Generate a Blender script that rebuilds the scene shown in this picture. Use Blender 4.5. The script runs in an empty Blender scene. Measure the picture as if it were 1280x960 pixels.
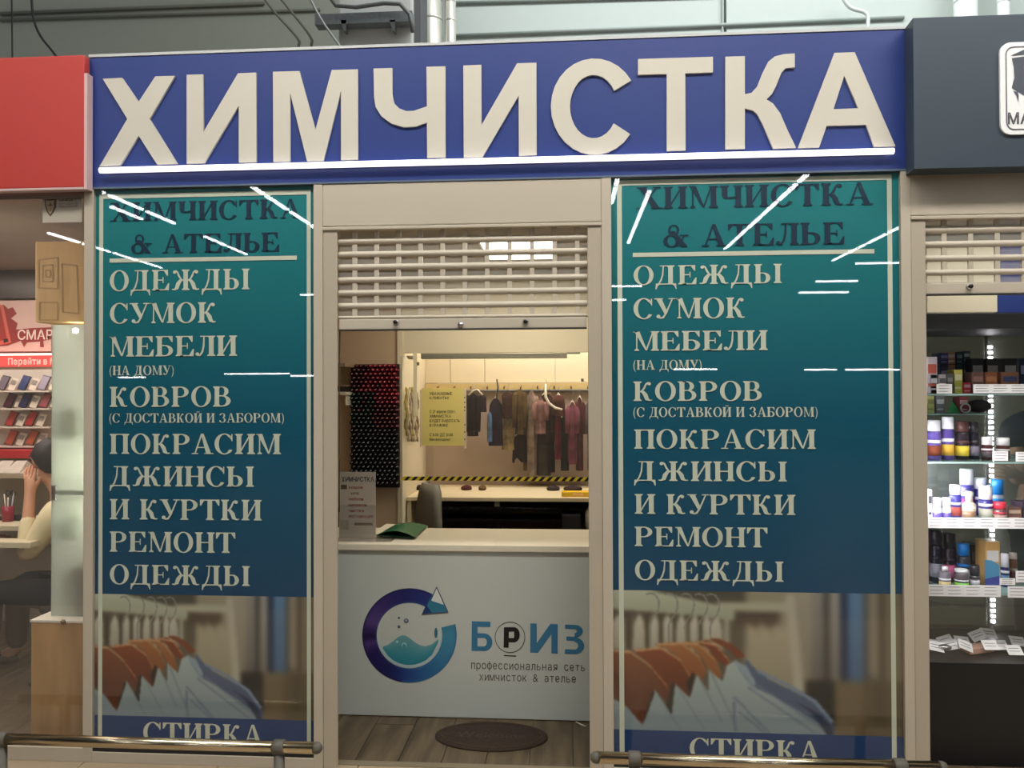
import bpy, bmesh, math, random
import numpy as np
from mathutils import Vector, Matrix
from mathutils.geometry import tessellate_polygon
random.seed(7)
SC = bpy.context.scene
COL = SC.collection
PI = math.pi
# ------------------------------------------------------------------ camera, world, exposure
CAMY, CAMZ, FPX = -3.296, 1.6, 980.0
MR = ((0.9975074, 0.0704778, -0.0034304), (-0.0042256, 0.0111382, -0.999929), (-0.0704346, 0.9974512, 0.0114082))
cam = bpy.data.cameras.new('camera'); camo = bpy.data.objects.new('camera', cam); COL.objects.link(camo)
cam.sensor_width = 36.0; cam.lens = FPX / 1280 * 36.0; cam.clip_start = 0.05; cam.clip_end = 200
_m = Matrix(((MR[0][0], -MR[1][0], -MR[2][0], 0), (MR[0][1], -MR[1][1], -MR[2][1], CAMY), (MR[0][2], -MR[1][2], -MR[2][2], CAMZ), (0, 0, 0, 1)))
camo.matrix_world = _m
SC.camera = camo
world = bpy.data.worlds.new('world'); SC.world = world; world.use_nodes = True
world.node_tree.nodes['Background'].inputs[0].default_value = (0.9, 0.95, 1, 1)
world.node_tree.nodes['Background'].inputs[1].default_value = 0.3
SC.view_settings.view_transform = 'Standard'; SC.view_settings.look = 'None'
SC.view_settings.gamma = 1.0; SC.view_settings.use_curve_mapping = False
SC.view_settings.exposure = 0.62
SC.cycles.use_denoising = True
SC.cycles.max_bounces = 8; SC.cycles.diffuse_bounces = 4; SC.cycles.glossy_bounces = 4
SC.cycles.transparent_max_bounces = 24; SC.cycles.sample_clamp_indirect = 4.0
SC.cycles.caustics_reflective = False; SC.cycles.caustics_refractive = False
HALL = 14.0       # strength of the hall's fluorescent tubes
def area(name, loc, size, sy, power, col, rot=(0, 0, 0)):
    l = bpy.data.lights.new(name, 'AREA'); l.shape = 'RECTANGLE'; l.size = size; l.size_y = sy; l.energy = power; l.color = col
    o = bpy.data.objects.new(name, l); COL.objects.link(o); o.location = loc; o.rotation_euler = rot
    return o

area('shop_fill_light', (-.3, 1.55, 2.43), 1.6, .5, 6, (1, .88, .72))  # unseen fill added to brighten the shop interior
area('niche_fill_light', (.0, 2.65, 2.43), 1.8, .3, 16, (1, .9, .78))  # no lamp fitted here; added to lift the dark niche
area('display_case_fill', (2.0, .32, 1.885), 1.0, .12, 14, (1, .97, 1))  # fill added under the fascia to brighten the products
area('display_case_side_light', (1.485, .3, 1.2), .08, 1.4, 13, (.96, .94, 1), (0, -PI / 2, 0))
area('left_front_fill', (-3.5, .12, 2.3), .25, .25, 9, (1, .88, .76), (0, -1.35, .3))  # unseen, added to light the front of the plywood box
area('cabinet_back_fill', (-2.26, .665, 1.25), .2, 1.1, 5, (1, .98, .92), (-PI / 2, 0, 0))  # added behind the frosted front to make it glow brighter
area('right_shop_fill', (2.2, .36, 2.44), 1.0, .2, 4, (1, .95, .86))  # unseen fill added for the boards above the display
area('phone_shop_fill', (-3.6, 1.1, 2.45), 1.6, .8, 15, (1, .84, .74))  # unseen fill added for the phone shop interior
area('hall_overhead_fill', (.8, -2.0, 5.1), 8, .5, 205, (1, .97, .92))  # added overhead so the shopfront darkens towards the floor
area('hall_void_fill', (2.5, 3.0, 8.5), 7, 2, 330, (.95, 1, 1))  # unseen fill added for the wall above the signs

def at(px, py, Y):
    """pixel of the 1280x960 photograph -> the real point at depth Y"""
    a, b = (px - 640) / FPX, (py - 480) / FPX
    d = [MR[0][i] * a + MR[1][i] * b + MR[2][i] for i in range(3)]
    t = (Y - CAMY) / d[1]
    return Vector((d[0] * t, Y, CAMZ + d[2] * t))
# ------------------------------------------------------------------ materials
def lin(c):
    return tuple((x / 255 / 12.92 if x / 255 <= 0.04045 else ((x / 255 + 0.055) / 1.055) ** 2.4) for x in c)
_M = {}
def mat(name, rgb=(200, 200, 200), rough=0.5, metal=0.0, var=0.06, scale=8.0, bump=0.0, emit=None, es=1.0, attr=False, spec=0.5, stretch=(1, 1, 1)):
    if name in _M: return _M[name]
    m = bpy.data.materials.new(name); m.use_nodes = True; _M[name] = m
    nt = m.node_tree; b = nt.nodes['Principled BSDF']
    c = lin(rgb)
    b.inputs['Roughness'].default_value = rough; b.inputs['Metallic'].default_value = metal
    b.inputs['Specular IOR Level'].default_value = spec
    if attr:
        a = nt.nodes.new('ShaderNodeAttribute'); a.attribute_name = 'col'
        nt.links.new(a.outputs['Color'], b.inputs['Base Color'])
    else:
        b.inputs['Base Color'].default_value = (*c, 1)
        if var > 0:
            tc = nt.nodes.new('ShaderNodeTexCoord'); mp = nt.nodes.new('ShaderNodeMapping'); nz = nt.nodes.new('ShaderNodeTexNoise')
            mp.inputs['Scale'].default_value = stretch
            nz.inputs['Scale'].default_value = scale; nz.inputs['Detail'].default_value = 4
            mx = nt.nodes.new('ShaderNodeMix'); mx.data_type = 'RGBA'
            mx.inputs[6].default_value = (*[x * (1 - var) for x in c], 1); mx.inputs[7].default_value = (*[min(1, x * (1 + var)) for x in c], 1)
            nt.links.new(tc.outputs['Object'], mp.inputs['Vector']); nt.links.new(mp.outputs[0], nz.inputs['Vector'])
            nt.links.new(nz.outputs['Fac'], mx.inputs[0]); nt.links.new(mx.outputs[2], b.inputs['Base Color'])
            if bump > 0:
                bp = nt.nodes.new('ShaderNodeBump'); bp.inputs['Strength'].default_value = bump; bp.inputs['Distance'].default_value = 0.01
                nt.links.new(nz.outputs['Fac'], bp.inputs['Height']); nt.links.new(bp.outputs[0], b.inputs['Normal'])
    if emit:
        b.inputs['Emission Color'].default_value = (*lin(emit), 1); b.inputs['Emission Strength'].default_value = es
    return m
def wood_mat(name, c1, c2, scale=3.0, stretch=(1, 12, 12), rough=0.5):
    if name in _M: return _M[name]
    m = mat(name, c1, rough, var=0); nt = m.node_tree; b = nt.nodes['Principled BSDF']
    tc = nt.nodes.new('ShaderNodeTexCoord'); mp = nt.nodes.new('ShaderNodeMapping'); nz = nt.nodes.new('ShaderNodeTexNoise')
    oi = nt.nodes.new('ShaderNodeObjectInfo'); add = nt.nodes.new('ShaderNodeVectorMath'); add.operation = 'MULTIPLY_ADD'
    mp.inputs['Scale'].default_value = stretch; nz.inputs['Scale'].default_value = scale; nz.inputs['Detail'].default_value = 6
    cr = nt.nodes.new('ShaderNodeValToRGB'); cr.color_ramp.elements[0].color = (*lin(c1), 1); cr.color_ramp.elements[1].color = (*lin(c2), 1)
    cr.color_ramp.elements[0].position = 0.3; cr.color_ramp.elements[1].position = 0.7
    nt.links.new(tc.outputs['Object'], add.inputs[0]); add.inputs[1].default_value = (1, 1, 1)
    sc = nt.nodes.new('ShaderNodeMath'); sc.operation = 'MULTIPLY'; sc.inputs[1].default_value = 30
    nt.links.new(oi.outputs['Random'], sc.inputs[0]); nt.links.new(sc.outputs[0], add.inputs[2])
    nt.links.new(add.outputs[0], mp.inputs['Vector']); nt.links.new(mp.outputs[0], nz.inputs['Vector'])
    nt.links.new(nz.outputs['Fac'], cr.inputs[0]); nt.links.new(cr.outputs[0], b.inputs['Base Color'])
    return m
def glass_mat(name, tint=(1, 1, 1), f0=0.045, rough=0.0, veil=0.0, vcol=(0.8, 0.8, 0.8)):
    """thin clear sheet: mirror reflection by Schlick's law, straight transmission, optional diffuse veil"""
    if name in _M: return _M[name]
    m = bpy.data.materials.new(name); m.use_nodes = True; _M[name] = m
    nt = m.node_tree; nt.nodes.clear(); N = nt.nodes.new; L = nt.links.new
    out = N('ShaderNodeOutputMaterial'); mix = N('ShaderNodeMixShader'); tr = N('ShaderNodeBsdfTransparent'); gl = N('ShaderNodeBsdfGlossy')
    tr.inputs[0].default_value = (*tint, 1); gl.inputs['Roughness'].default_value = rough
    lw = N('ShaderNodeLayerWeight'); lw.inputs[0].default_value = 0.5
    pw = N('ShaderNodeMath'); pw.operation = 'POWER'; pw.inputs[1].default_value = 5
    ma = N('ShaderNodeMath'); ma.operation = 'MULTIPLY_ADD'; ma.inputs[1].default_value = 1 - f0; ma.inputs[2].default_value = f0
    L(lw.outputs['Facing'], pw.inputs[0]); L(pw.outputs[0], ma.inputs[0]); L(ma.outputs[0], mix.inputs[0])
    src = tr.outputs[0]
    if veil > 0:
        df = N('ShaderNodeBsdfDiffuse'); df.inputs[0].default_value = (*vcol, 1); v = N('ShaderNodeMixShader'); v.inputs[0].default_value = veil
        L(tr.outputs[0], v.inputs[1]); L(df.outputs[0], v.inputs[2]); src = v.outputs[0]
    L(src, mix.inputs[1]); L(gl.outputs[0], mix.inputs[2]); L(mix.outputs[0], out.inputs[0])
    return m
def emis(name, rgb, s):
    return mat(name, rgb, 0.5, var=0, emit=rgb, es=s)
# ------------------------------------------------------------------ mesh builder and object helpers
WL = {}
class MB:
    def __init__(s): s.v = []; s.f = []; s.c = []; s.sm = []
    def add(s, vs, fs, col=None, smooth=False):
        o = len(s.v); s.v += [tuple(p) for p in vs]
        for i, f in enumerate(fs):
            s.f.append([o + k for k in f]); s.c.append(col[i] if isinstance(col, list) else col); s.sm.append(smooth)
        return s
    def box(s, x0, x1, y0, y1, z0, z1, col=None, bev=0.0):
        x0, x1 = min(x0, x1), max(x0, x1); y0, y1 = min(y0, y1), max(y0, y1); z0, z1 = min(z0, z1), max(z0, z1)
        if bev <= 0:
            v = [(x, y, z) for z in (z0, z1) for y in (y0, y1) for x in (x0, x1)]
            return s.add(v, [(0, 2, 3, 1), (4, 5, 7, 6), (0, 1, 5, 4), (2, 6, 7, 3), (0, 4, 6, 2), (1, 3, 7, 5)], col)
        bm = bmesh.new(); bmesh.ops.create_cube(bm, size=1)
        for q in bm.verts: q.co = Vector(((x0 + x1) / 2 + q.co.x * (x1 - x0), (y0 + y1) / 2 + q.co.y * (y1 - y0), (z0 + z1) / 2 + q.co.z * (z1 - z0)))
        bmesh.ops.bevel(bm, geom=bm.edges[:], offset=bev, segments=2, profile=0.6, affect='EDGES')
        bm.verts.index_update()
        s.add([q.co[:] for q in bm.verts], [[q.index for q in f.verts] for f in bm.faces], col); bm.free(); return s
    def rbox(s, c, size, R, col=None):
        v = [Vector(c) + R @ Vector((x * size[0] / 2, y * size[1] / 2, z * size[2] / 2)) for z in (-1, 1) for y in (-1, 1) for x in (-1, 1)]
        return s.add(v, [(0, 2, 3, 1), (4, 5, 7, 6), (0, 1, 5, 4), (2, 6, 7, 3), (0, 4, 6, 2), (1, 3, 7, 5)], col)
    def prism(s, loops, y0, y1, col=None):
        """loops: [outer, hole...] as (x, z); extruded from y0 (front) to y1"""
        if not isinstance(loops[0][0], (tuple, list, Vector)): loops = [loops]
        tri = tessellate_polygon([[Vector((a, b, 0)) for a, b in l] for l in loops])
        flat = [p for l in loops for p in l]; n = len(flat)
        vs = [(a, y0, b) for a, b in flat] + [(a, y1, b) for a, b in flat]; fs = []
        for t in tri:
            a, b, c = [flat[k] for k in t]
            cr = (b[0] - a[0]) * (c[1] - a[1]) - (b[1] - a[1]) * (c[0] - a[0])
            t = tuple(t) if cr > 0 else tuple(reversed(t))
            fs.append(t); fs.append(tuple(k + n for k in reversed(t)))
        o = 0
        for l in loops:
            m = len(l); ar = sum(l[i][0] * l[(i + 1) % m][1] - l[(i + 1) % m][0] * l[i][1] for i in range(m))
            hole = l is not loops[0]
            for i in range(m):
                a, b = o + i, o + (i + 1) % m
                q = (a, a + n, b + n, b)
                if (ar > 0) == hole: q = q[::-1]
                fs.append(q)
            o += m
        return s.add(vs, fs, col)
    def flat(s, poly, y, col=None):
        if len(poly) <= 4 or _convex(poly):
            ar = sum(poly[i][0] * poly[(i + 1) % len(poly)][1] - poly[(i + 1) % len(poly)][0] * poly[i][1] for i in range(len(poly)))
            p = poly if ar > 0 else poly[::-1]
            return s.add([(a, y, b) for a, b in p], [tuple(range(len(p)))], col)
        tri = tessellate_polygon([[Vector((a, b, 0)) for a, b in poly]])
        fs = []
        for t in tri:
            a, b, c = [poly[k] for k in t]
            fs.append(tuple(t) if (b[0] - a[0]) * (c[1] - a[1]) - (b[1] - a[1]) * (c[0] - a[0]) > 0 else tuple(reversed(t)))
        return s.add([(a, y, b) for a, b in poly], fs, col)
    def tube(s, pts, r, n=8, col=None, caps=True, r2=None):
        pts = [Vector(p) for p in pts]; k = len(pts); vs = []
        up = None
        for i, p in enumerate(pts):
            d = (pts[min(i + 1, k - 1)] - pts[max(i - 1, 0)]).normalized()
            if up is None: up = Vector((0, 0, 1)) if abs(d.z) < 0.9 else Vector((1, 0, 0))
            a = d.cross(up).normalized(); b = a.cross(d).normalized(); up = b
            rr = r[i] if isinstance(r, (list, tuple)) else r
            r3 = (r2[i] if isinstance(r2, (list, tuple)) else r2) if r2 is not None else rr
            vs += [p + a * math.cos(2 * PI * j / n) * rr + b * math.sin(2 * PI * j / n) * r3 for j in range(n)]
        fs = [(i * n + j, i * n + (j + 1) % n, (i + 1) * n + (j + 1) % n, (i + 1) * n + j) for i in range(k - 1) for j in range(n)]
        fs = [f[::-1] for f in fs]
        if caps: fs += [tuple(range(n)), tuple(reversed(range((k - 1) * n, k * n)))]
        return s.add(vs, fs, col, True)
    def lathe(s, x, y, prof, n=16, cols=None, sx=1, sy=1):
        """prof [(r,z)...] around a vertical axis at x,y"""
        k = len(prof); vs = [(x + r * sx * math.cos(2 * PI * j / n), y + r * sy * math.sin(2 * PI * j / n), z) for r, z in prof for j in range(n)]
        fs = []; cl = []
        for i in range(k - 1):
            for j in range(n):
                fs.append((i * n + j, i * n + (j + 1) % n, (i + 1) * n + (j + 1) % n, (i + 1) * n + j)); cl.append(cols[i] if cols else None)
        fs += [tuple(reversed(range(n))), tuple(range((k - 1) * n, k * n))]; cl += [cols[0] if cols else None, cols[-1] if cols else None]
        return s.add(vs, fs, cl, True)
    def sphere(s, c, r, n=12, m=8, col=None):
        if not isinstance(r, (tuple, list)): r = (r, r, r)
        vs = [(c[0] + r[0] * math.sin(PI * i / m) * math.cos(2 * PI * j / n), c[1] + r[1] * math.sin(PI * i / m) * math.sin(2 * PI * j / n), c[2] + r[2] * math.cos(PI * i / m)) for i in range(m + 1) for j in range(n)]
        return s.add(vs, [(i * n + j, (i + 1) * n + j, (i + 1) * n + (j + 1) % n, i * n + (j + 1) % n) for i in range(m) for j in range(n)], col, True)
    def build(s, name, m, parent=None, label=None, cat=None, group=None, kind=None, origin=None):
        if parent is not None: o3 = WL[parent.name]
        elif origin is not None: o3 = Vector(origin)
        else:
            xs = [p[0] for p in s.v]; ys = [p[1] for p in s.v]; zs = [p[2] for p in s.v]
            o3 = Vector(((min(xs) + max(xs)) / 2, (min(ys) + max(ys)) / 2, min(zs)))
        me = bpy.data.meshes.new(name)
        me.from_pydata([(p[0] - o3[0], p[1] - o3[1], p[2] - o3[2]) for p in s.v], [], s.f)
        if any(c is not None for c in s.c):
            ca = me.color_attributes.new('col', 'FLOAT_COLOR', 'CORNER')
            arr = []
            for f, c in zip(s.f, s.c):
                c = c or (200, 200, 200)
                if isinstance(c[0], (tuple, list)):
                    for q in c: arr += [*lin(q), 1.0]
                else: arr += [*lin(c), 1.0] * len(f)
            ca.data.foreach_set('color', arr)
        me.polygons.foreach_set('use_smooth', s.sm)
        me.materials.append(m); me.update()
        ob = bpy.data.objects.new(name, me); COL.objects.link(ob)
        if parent is not None: ob.parent = parent; WL[ob.name] = o3
        else: ob.location = o3; WL[ob.name] = o3
        tag(ob, label, cat, group, kind)
        if any(s.sm) and not all(s.sm): pass
        return ob
def _convex(p):
    sg = 0
    for i in range(len(p)):
        a, b, c = p[i], p[(i + 1) % len(p)], p[(i + 2) % len(p)]
        cr = (b[0] - a[0]) * (c[1] - b[1]) - (b[1] - a[1]) * (c[0] - b[0])
        if abs(cr) < 1e-12: continue
        if sg == 0: sg = 1 if cr > 0 else -1
        elif (cr > 0) != (sg > 0): return False
    return True
def tag(o, label=None, cat=None, group=None, kind=None):
    if label: o['label'] = label
    if cat: o['category'] = cat
    if group: o['group'] = group
    if kind: o['kind'] = kind
    return o
def thing(name, loc, label, cat, group=None, kind=None):
    o = bpy.data.objects.new(name, None); COL.objects.link(o); o.location = loc; o.empty_display_size = 0.05
    WL[o.name] = Vector(loc); return tag(o, label, cat, group, kind)
def copy_tree(o, loc=None, parent=None, label=None):
    c = o.copy(); COL.objects.link(c)
    if parent is not None: c.parent = parent
    if loc is not None: c.location = loc
    if label: c['label'] = label
    for ch in list(o.children): copy_tree(ch, parent=c)
    return c
def boxm(name, m, b, parent=None, col=None, bev=0.0, **k):
    return MB().box(*b, col=col, bev=bev).build(name, m, parent, **k)
PRINT = mat('printed_ink', attr=True, rough=0.5, var=0)
GLOSSP = mat('glossy_coloured_plastic', attr=True, rough=0.25, var=0)
CLOTH = mat('woven_cloth', attr=True, rough=0.9, var=0, spec=0.15)
_n = CLOTH.node_tree; _z = _n.nodes.new('ShaderNodeTexNoise'); _z.inputs['Scale'].default_value = 14; _z.inputs['Detail'].default_value = 5
_x = _n.nodes.new('ShaderNodeMix'); _x.data_type = 'RGBA'; _x.blend_type = 'MULTIPLY'; _x.inputs[0].default_value = 1
_r = _n.nodes.new('ShaderNodeValToRGB'); _r.color_ramp.elements[0].position = .35; _r.color_ramp.elements[1].position = .62; _r.color_ramp.elements[0].color = (.45, .42, .4, 1)
_t = _n.nodes.new('ShaderNodeTexCoord'); _n.links.new(_t.outputs['Object'], _z.inputs['Vector']); _n.links.new(_z.outputs['Fac'], _r.inputs[0])
_n.links.new([q for q in _n.nodes if q.type == 'ATTRIBUTE'][0].outputs['Color'], _x.inputs[6]); _n.links.new(_r.outputs[0], _x.inputs[7])
_n.links.new(_x.outputs[2], _n.nodes['Principled BSDF'].inputs['Base Color'])
METALC = mat('satin_metal', (190, 190, 188), 0.3, 1.0, var=0.05)
# ------------------------------------------------------------------ lettering
S, T = 0.215, 0.058
def rc(x0, z0, x1, z1): return [(x0, z0), (x1, z0), (x1, z1), (x0, z1)]
def st(x, z0=0, z1=1, w=S, b=1, t=1, o=0.075):
    r = [rc(x, z0, x + w, z1)]
    for fl, z, d in ((b, z0, 1), (t, z1, -1)):
        if fl:
            r += [rc(x - o, min(z, z + d * 0.05), x + w + o, max(z, z + d * 0.05))]
            r += [[(x, z + d * .05), (x - o * .8, z + d * .05), (x, z + d * .11)], [(x + w, z + d * .05), (x + w + o * .8, z + d * .05), (x + w, z + d * .11)]]
    return r
def arc(cx, cz, rx, rz, a0, a1, wx, wz, n=20):
    r = []
    for i in range(n):
        p = math.radians(a0 + (a1 - a0) * i / n); q = math.radians(a0 + (a1 - a0) * (i + 1) / n)
        r.append([(cx + rx * math.cos(p), cz + rz * math.sin(p)), (cx + rx * math.cos(q), cz + rz * math.sin(q)), (cx + (rx - wx) * math.cos(q), cz + (rz - wz) * math.sin(q)), (cx + (rx - wx) * math.cos(p), cz + (rz - wz) * math.sin(p))])
    return r
def strip(path, w):
    r = []; k = len(path); L = []; Rr = []
    for i in range(k):
        a = path[max(i - 1, 0)]; b = path[min(i + 1, k - 1)]; d = math.hypot(b[0] - a[0], b[1] - a[1]); nx, nz = -(b[1] - a[1]) / d, (b[0] - a[0]) / d
        ww = (w[i] if isinstance(w, (list, tuple)) else w) / 2
        L.append((path[i][0] + nx * ww, path[i][1] + nz * ww)); Rr.append((path[i][0] - nx * ww, path[i][1] - nz * ww))
    return [[L[i], L[i + 1], Rr[i + 1], Rr[i]] for i in range(k - 1)]
def ball(x, z, r): return [[(x + r * math.cos(2 * PI * i / 12), z + r * math.sin(2 * PI * i / 12)) for i in range(12)]]
def lowbowl(x, e=0.0): return arc(x + .3, .28, .34 + e, .28, -90, 90, .2, .055) + [rc(x + .1, 0, x + .31, .055), rc(x + .1, .505, x + .31, .56)]
def armK(x, s):
    up = strip([(x, .47), (x + s * .12, .52), (x + s * .22, .68), (x + s * .3, .88), (x + s * .4, .96)], [.06, .08, .09, .08, .06]) + ball(x + s * .43, .88, .085)
    lo = strip([(x + s * .04, .5), (x + s * .16, .46), (x + s * .27, .3), (x + s * .33, .1), (x + s * .45, .03), (x + s * .56, .05)], [.06, .15, .2, .18, .07, .05])
    return up + lo
def wedge(x, z, s, d): return [[(x, z), (x, z - d * .3), (x - s * .045, z - d * .3), (x - s * .2, z - d * .05), (x - s * .2, z)]]
def G(ch):
    if ch == 'Н': return st(.08) + st(.64) + [rc(.25, .47, .68, .53)], .94
    if ch == 'П': return st(.08) + st(.64) + [rc(.25, .945, .68, 1)], .94
    if ch in 'ИЙ':
        g = st(.08) + st(.64) + [[(.26, .06), (.26, .2), (.66, .94), (.66, .8)]]
        return (g + arc(.46, 1.22, .17, .13, 180, 360, .07, .06, 8) if ch == 'Й' else g), .94
    if ch == 'Т': return st(.35, t=0) + [rc(.02, .945, .88, 1)] + wedge(.9, 1, 1, 1) + wedge(0, 1, -1, 1), .92
    if ch == 'Е': return st(.08) + [rc(.2, .945, .78, 1), rc(.2, .475, .55, .53), rc(.52, .36, .565, .65), rc(.2, 0, .8, .055)] + wedge(.78, 1, 1, 1) + [[(.84, .35), (.79, .35), (.62, .05), (.62, 0), (.82, 0)]], .87
    if ch == 'Б': return st(.08) + [rc(.2, .945, .76, 1)] + wedge(.78, 1, 1, 1) + lowbowl(.12, .04), .86
    if ch == 'В': return st(.08) + lowbowl(.12, .06) + arc(.42, .75, .3, .25, -90, 90, .19, .05) + [rc(.2, .95, .43, 1)], .88
    if ch == 'Р': return st(.08) + arc(.42, .73, .38, .27, -90, 90, .2, .055) + [rc(.2, .945, .43, 1), rc(.2, .46, .43, .515)], .86
    if ch == 'Ь': return st(.08) + lowbowl(.12, .02), .82
    if ch == 'Ы': return st(.08) + lowbowl(.12, -.02) + st(.96), 1.26
    if ch == 'О': return arc(.47, .5, .46, .52, 0, 360, .2, .05, 32), .96
    if ch == 'С': return arc(.47, .5, .46, .52, 42, 325, .2, .05, 28) + [rc(.79, .64, .84, .99)] + [[(.84, .86), (.84, .64), (.7, .8)]], .9
    if ch == 'М': return st(.12, w=.06) + [[(.04, 1), (.27, 1), (.6, .02), (.53, .02)], [(.53, .02), (.6, .02), (.9, 1), (.84, 1)]] + st(.84) + [rc(.0, .95, .2, 1)], 1.14
    if ch == 'А': return [[(.42, 1.01), (.5, 1.01), (.17, 0), (.1, 0)], [(.42, 1.01), (.54, 1.01), (.9, 0), (.66, 0)], rc(.2, .3, .72, .35), rc(-.01, 0, .29, .05), rc(.57, 0, 1., .05)], .99
    if ch == 'Л': return st(.6) + [rc(.2, .95, .7, 1)] + strip([(.38, .98), (.36, .5), (.3, .2), (.2, .05), (.1, .02)], [.06, .08, .09, .08, .05]) + ball(.08, .1, .085), .9
    if ch == 'Д': return st(.58, b=0) + [rc(.2, .95, .7, 1), rc(.02, 0, .94, .06)] + strip([(.36, .98), (.33, .5), (.24, .2), (.14, .03)], [.06, .07, .08, .06]) + [[(.02, .06), (.0, -.24), (.05, -.24), (.1, -.08), (.2, 0)], [(.94, .06), (.96, -.24), (.91, -.24), (.86, -.08), (.76, 0)]], .98
    if ch == 'К': return st(.08) + armK(.27, 1), .9
    if ch == 'Ж': return st(.6) + armK(.79, 1) + armK(.61, -1), 1.42
    if ch == 'У': return [[(.05, 1), (.3, 1), (.58, .32), (.48, .16)], rc(-.02, .95, .38, 1), rc(.62, .95, .92, 1)] + strip([(.8, 1), (.5, .25), (.38, .06), (.22, .02)], [.055, .08, .09, .06]) + ball(.17, .11, .09), .9
    if ch == 'Х': return [[(.08, 1), (.34, 1), (.92, 0), (.66, 0)], [(.84, 1), (.77, 1), (.1, 0), (.17, 0)], rc(0, .95, .44, 1), rc(.64, .95, .96, 1), rc(-.02, 0, .32, .05), rc(.56, 0, 1.0, .05)], 1.0
    if ch == 'Ч': return st(.08, .52, 1, b=0) + st(.6) + strip([(.17, .62), (.2, .48), (.34, .42), (.64, .47)], [.19, .16, .08, .06]), .9
    if ch == 'З': return arc(.36, .755, .32, .265, 155, -90, .19, .05) + arc(.36, .27, .38, .285, 90, -155, .2, .05) + ball(.13, .84, .085) + ball(.1, .17, .09), .8
    if ch == '(': return arc(.45, .4, .38, .68, 115, 245, .1, .0), .36
    if ch == ')': return arc(-.08, .4, .38, .68, -65, 65, .1, .0), .36
    if ch == '&': return arc(.42, .77, .22, .25, 0, 360, .09, .05, 20) + arc(.34, .27, .33, .29, 60, 380, .16, .06, 20) + [[(.24, .72), (.46, .72), (.98, 0), (.72, 0)], rc(.66, .5, 1.02, .55)] + strip([(.84, .52), (.74, .25), (.52, .04)], [.06, .07, .08]), 1.06
    return [], .38
def serif(s, px0, px1, pyb, pyt, Y, m, parent, name='lettering'):
    a = at(px0, (pyb), Y); b = at(px1, pyb, Y); z0 = at((px0 + px1) / 2, pyb, Y).z; h = at((px0 + px1) / 2, pyt, Y).z - z0
    x = 0; mb = MB(); gl = []
    for ch in s:
        g, w = G(ch)
        for p in g: gl.append([(x + q[0], q[1]) for q in p])
        x += w + .05
    W = x - .05; kx = (b.x - a.x) / W
    for i, p in enumerate(gl): mb.flat([(a.x + q[0] * kx, z0 + q[1] * h) for q in p], Y - .00003 * (i % 9))
    return mb.build(name, m, parent)
_GC = {}
def glyph(ch, off):
    if (ch, off) in _GC: return _GC[ch, off]
    if ch == 'н':
        r = [(0, 0, .085, .54), (.345, 0, .43, .54), (.08, .235, .35, .305)]
        vs = []; fs = []
        for x0, y0, x1, y1 in r: o = len(vs); vs += [(x0, y0, 0), (x1, y0, 0), (x1, y1, 0), (x0, y1, 0)]; fs.append([o, o + 1, o + 2, o + 3])
    elif ch == 'ь':
        vs = []; fs = []
        for q in [rc(0, 0, .085, .54), rc(.08, 0, .25, .065), rc(.08, .26, .25, .325)] + arc(.24, .1625, .18, .1625, -90, 90, .085, .065, 12):
            o = len(vs); vs += [(p[0], p[1], 0) for p in q]; fs.append([o, o + 1, o + 2, o + 3])
    elif ch == 'ф':
        vs, fs = glyph('о', off); vs = [(v[0] * 1.12, v[1], 0) for v in vs]; fs = [list(f) for f in fs]; o = len(vs)
        vs += [(.245, -.19, 0), (.32, -.19, 0), (.32, .72, 0), (.245, .72, 0)]; fs.append([o, o + 1, o + 2, o + 3])
    else:
        c = bpy.data.curves.new('t', 'FONT'); c.body = ch; c.offset = off; c.resolution_u = 3
        o = bpy.data.objects.new('t', c); COL.objects.link(o)
        dg = bpy.context.evaluated_depsgraph_get(); me = bpy.data.meshes.new_from_object(o.evaluated_get(dg))
        vs = [tuple(v.co) for v in me.vertices]; fs = [list(p.vertices) for p in me.polygons]
        bpy.data.objects.remove(o); bpy.data.meshes.remove(me); bpy.data.curves.remove(c)
        if vs: m = min(v[0] for v in vs); vs = [(v[0] - m, v[1], 0) for v in vs]
    _GC[ch, off] = (vs, fs); return vs, fs
def sans_mesh(s, off=0.0, mono=0):
    x = 0; V = []; F = []
    for ch in s:
        if ch == ' ': x += mono or .3; continue
        vs, fs = glyph(ch, off); w = max(v[0] for v in vs)
        dx = x + (mono - w) / 2 if mono else x; o = len(V)
        V += [(v[0] + dx, v[1], 0) for v in vs]; F += [[k + o for k in f] for f in fs]
        x += mono or (w + (.06 if ch in '.,!-' else .09))
    return V, F
def sans(s, x0, x1, z0, z1, Y, col, mb, off=0.0, mono=0):
    """fit the line into x0..x1 with capitals from z0 to z1"""
    vs, fs = sans_mesh(s, off, mono)
    mx = max(v[0] for v in vs); mn = min(v[0] for v in vs); cap = 0.729
    nv = [(x0 + (v[0] - mn) / (mx - mn) * (x1 - x0), Y, z0 + v[1] / cap * (z1 - z0)) for v in vs]
    mb.add(nv, fs, col)
    return mb
def sansp(s, px0, px1, pyb, pyt, Y, col, mb, off=0.0, mono=0):
    a = at(px0, pyb, Y); b = at(px1, pyb, Y); z0 = at((px0 + px1) / 2, pyb, Y).z; z1 = at((px0 + px1) / 2, pyt, Y).z
    return sans(s, a.x, b.x, z0, z1, Y, col, mb, off, mono)
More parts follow.
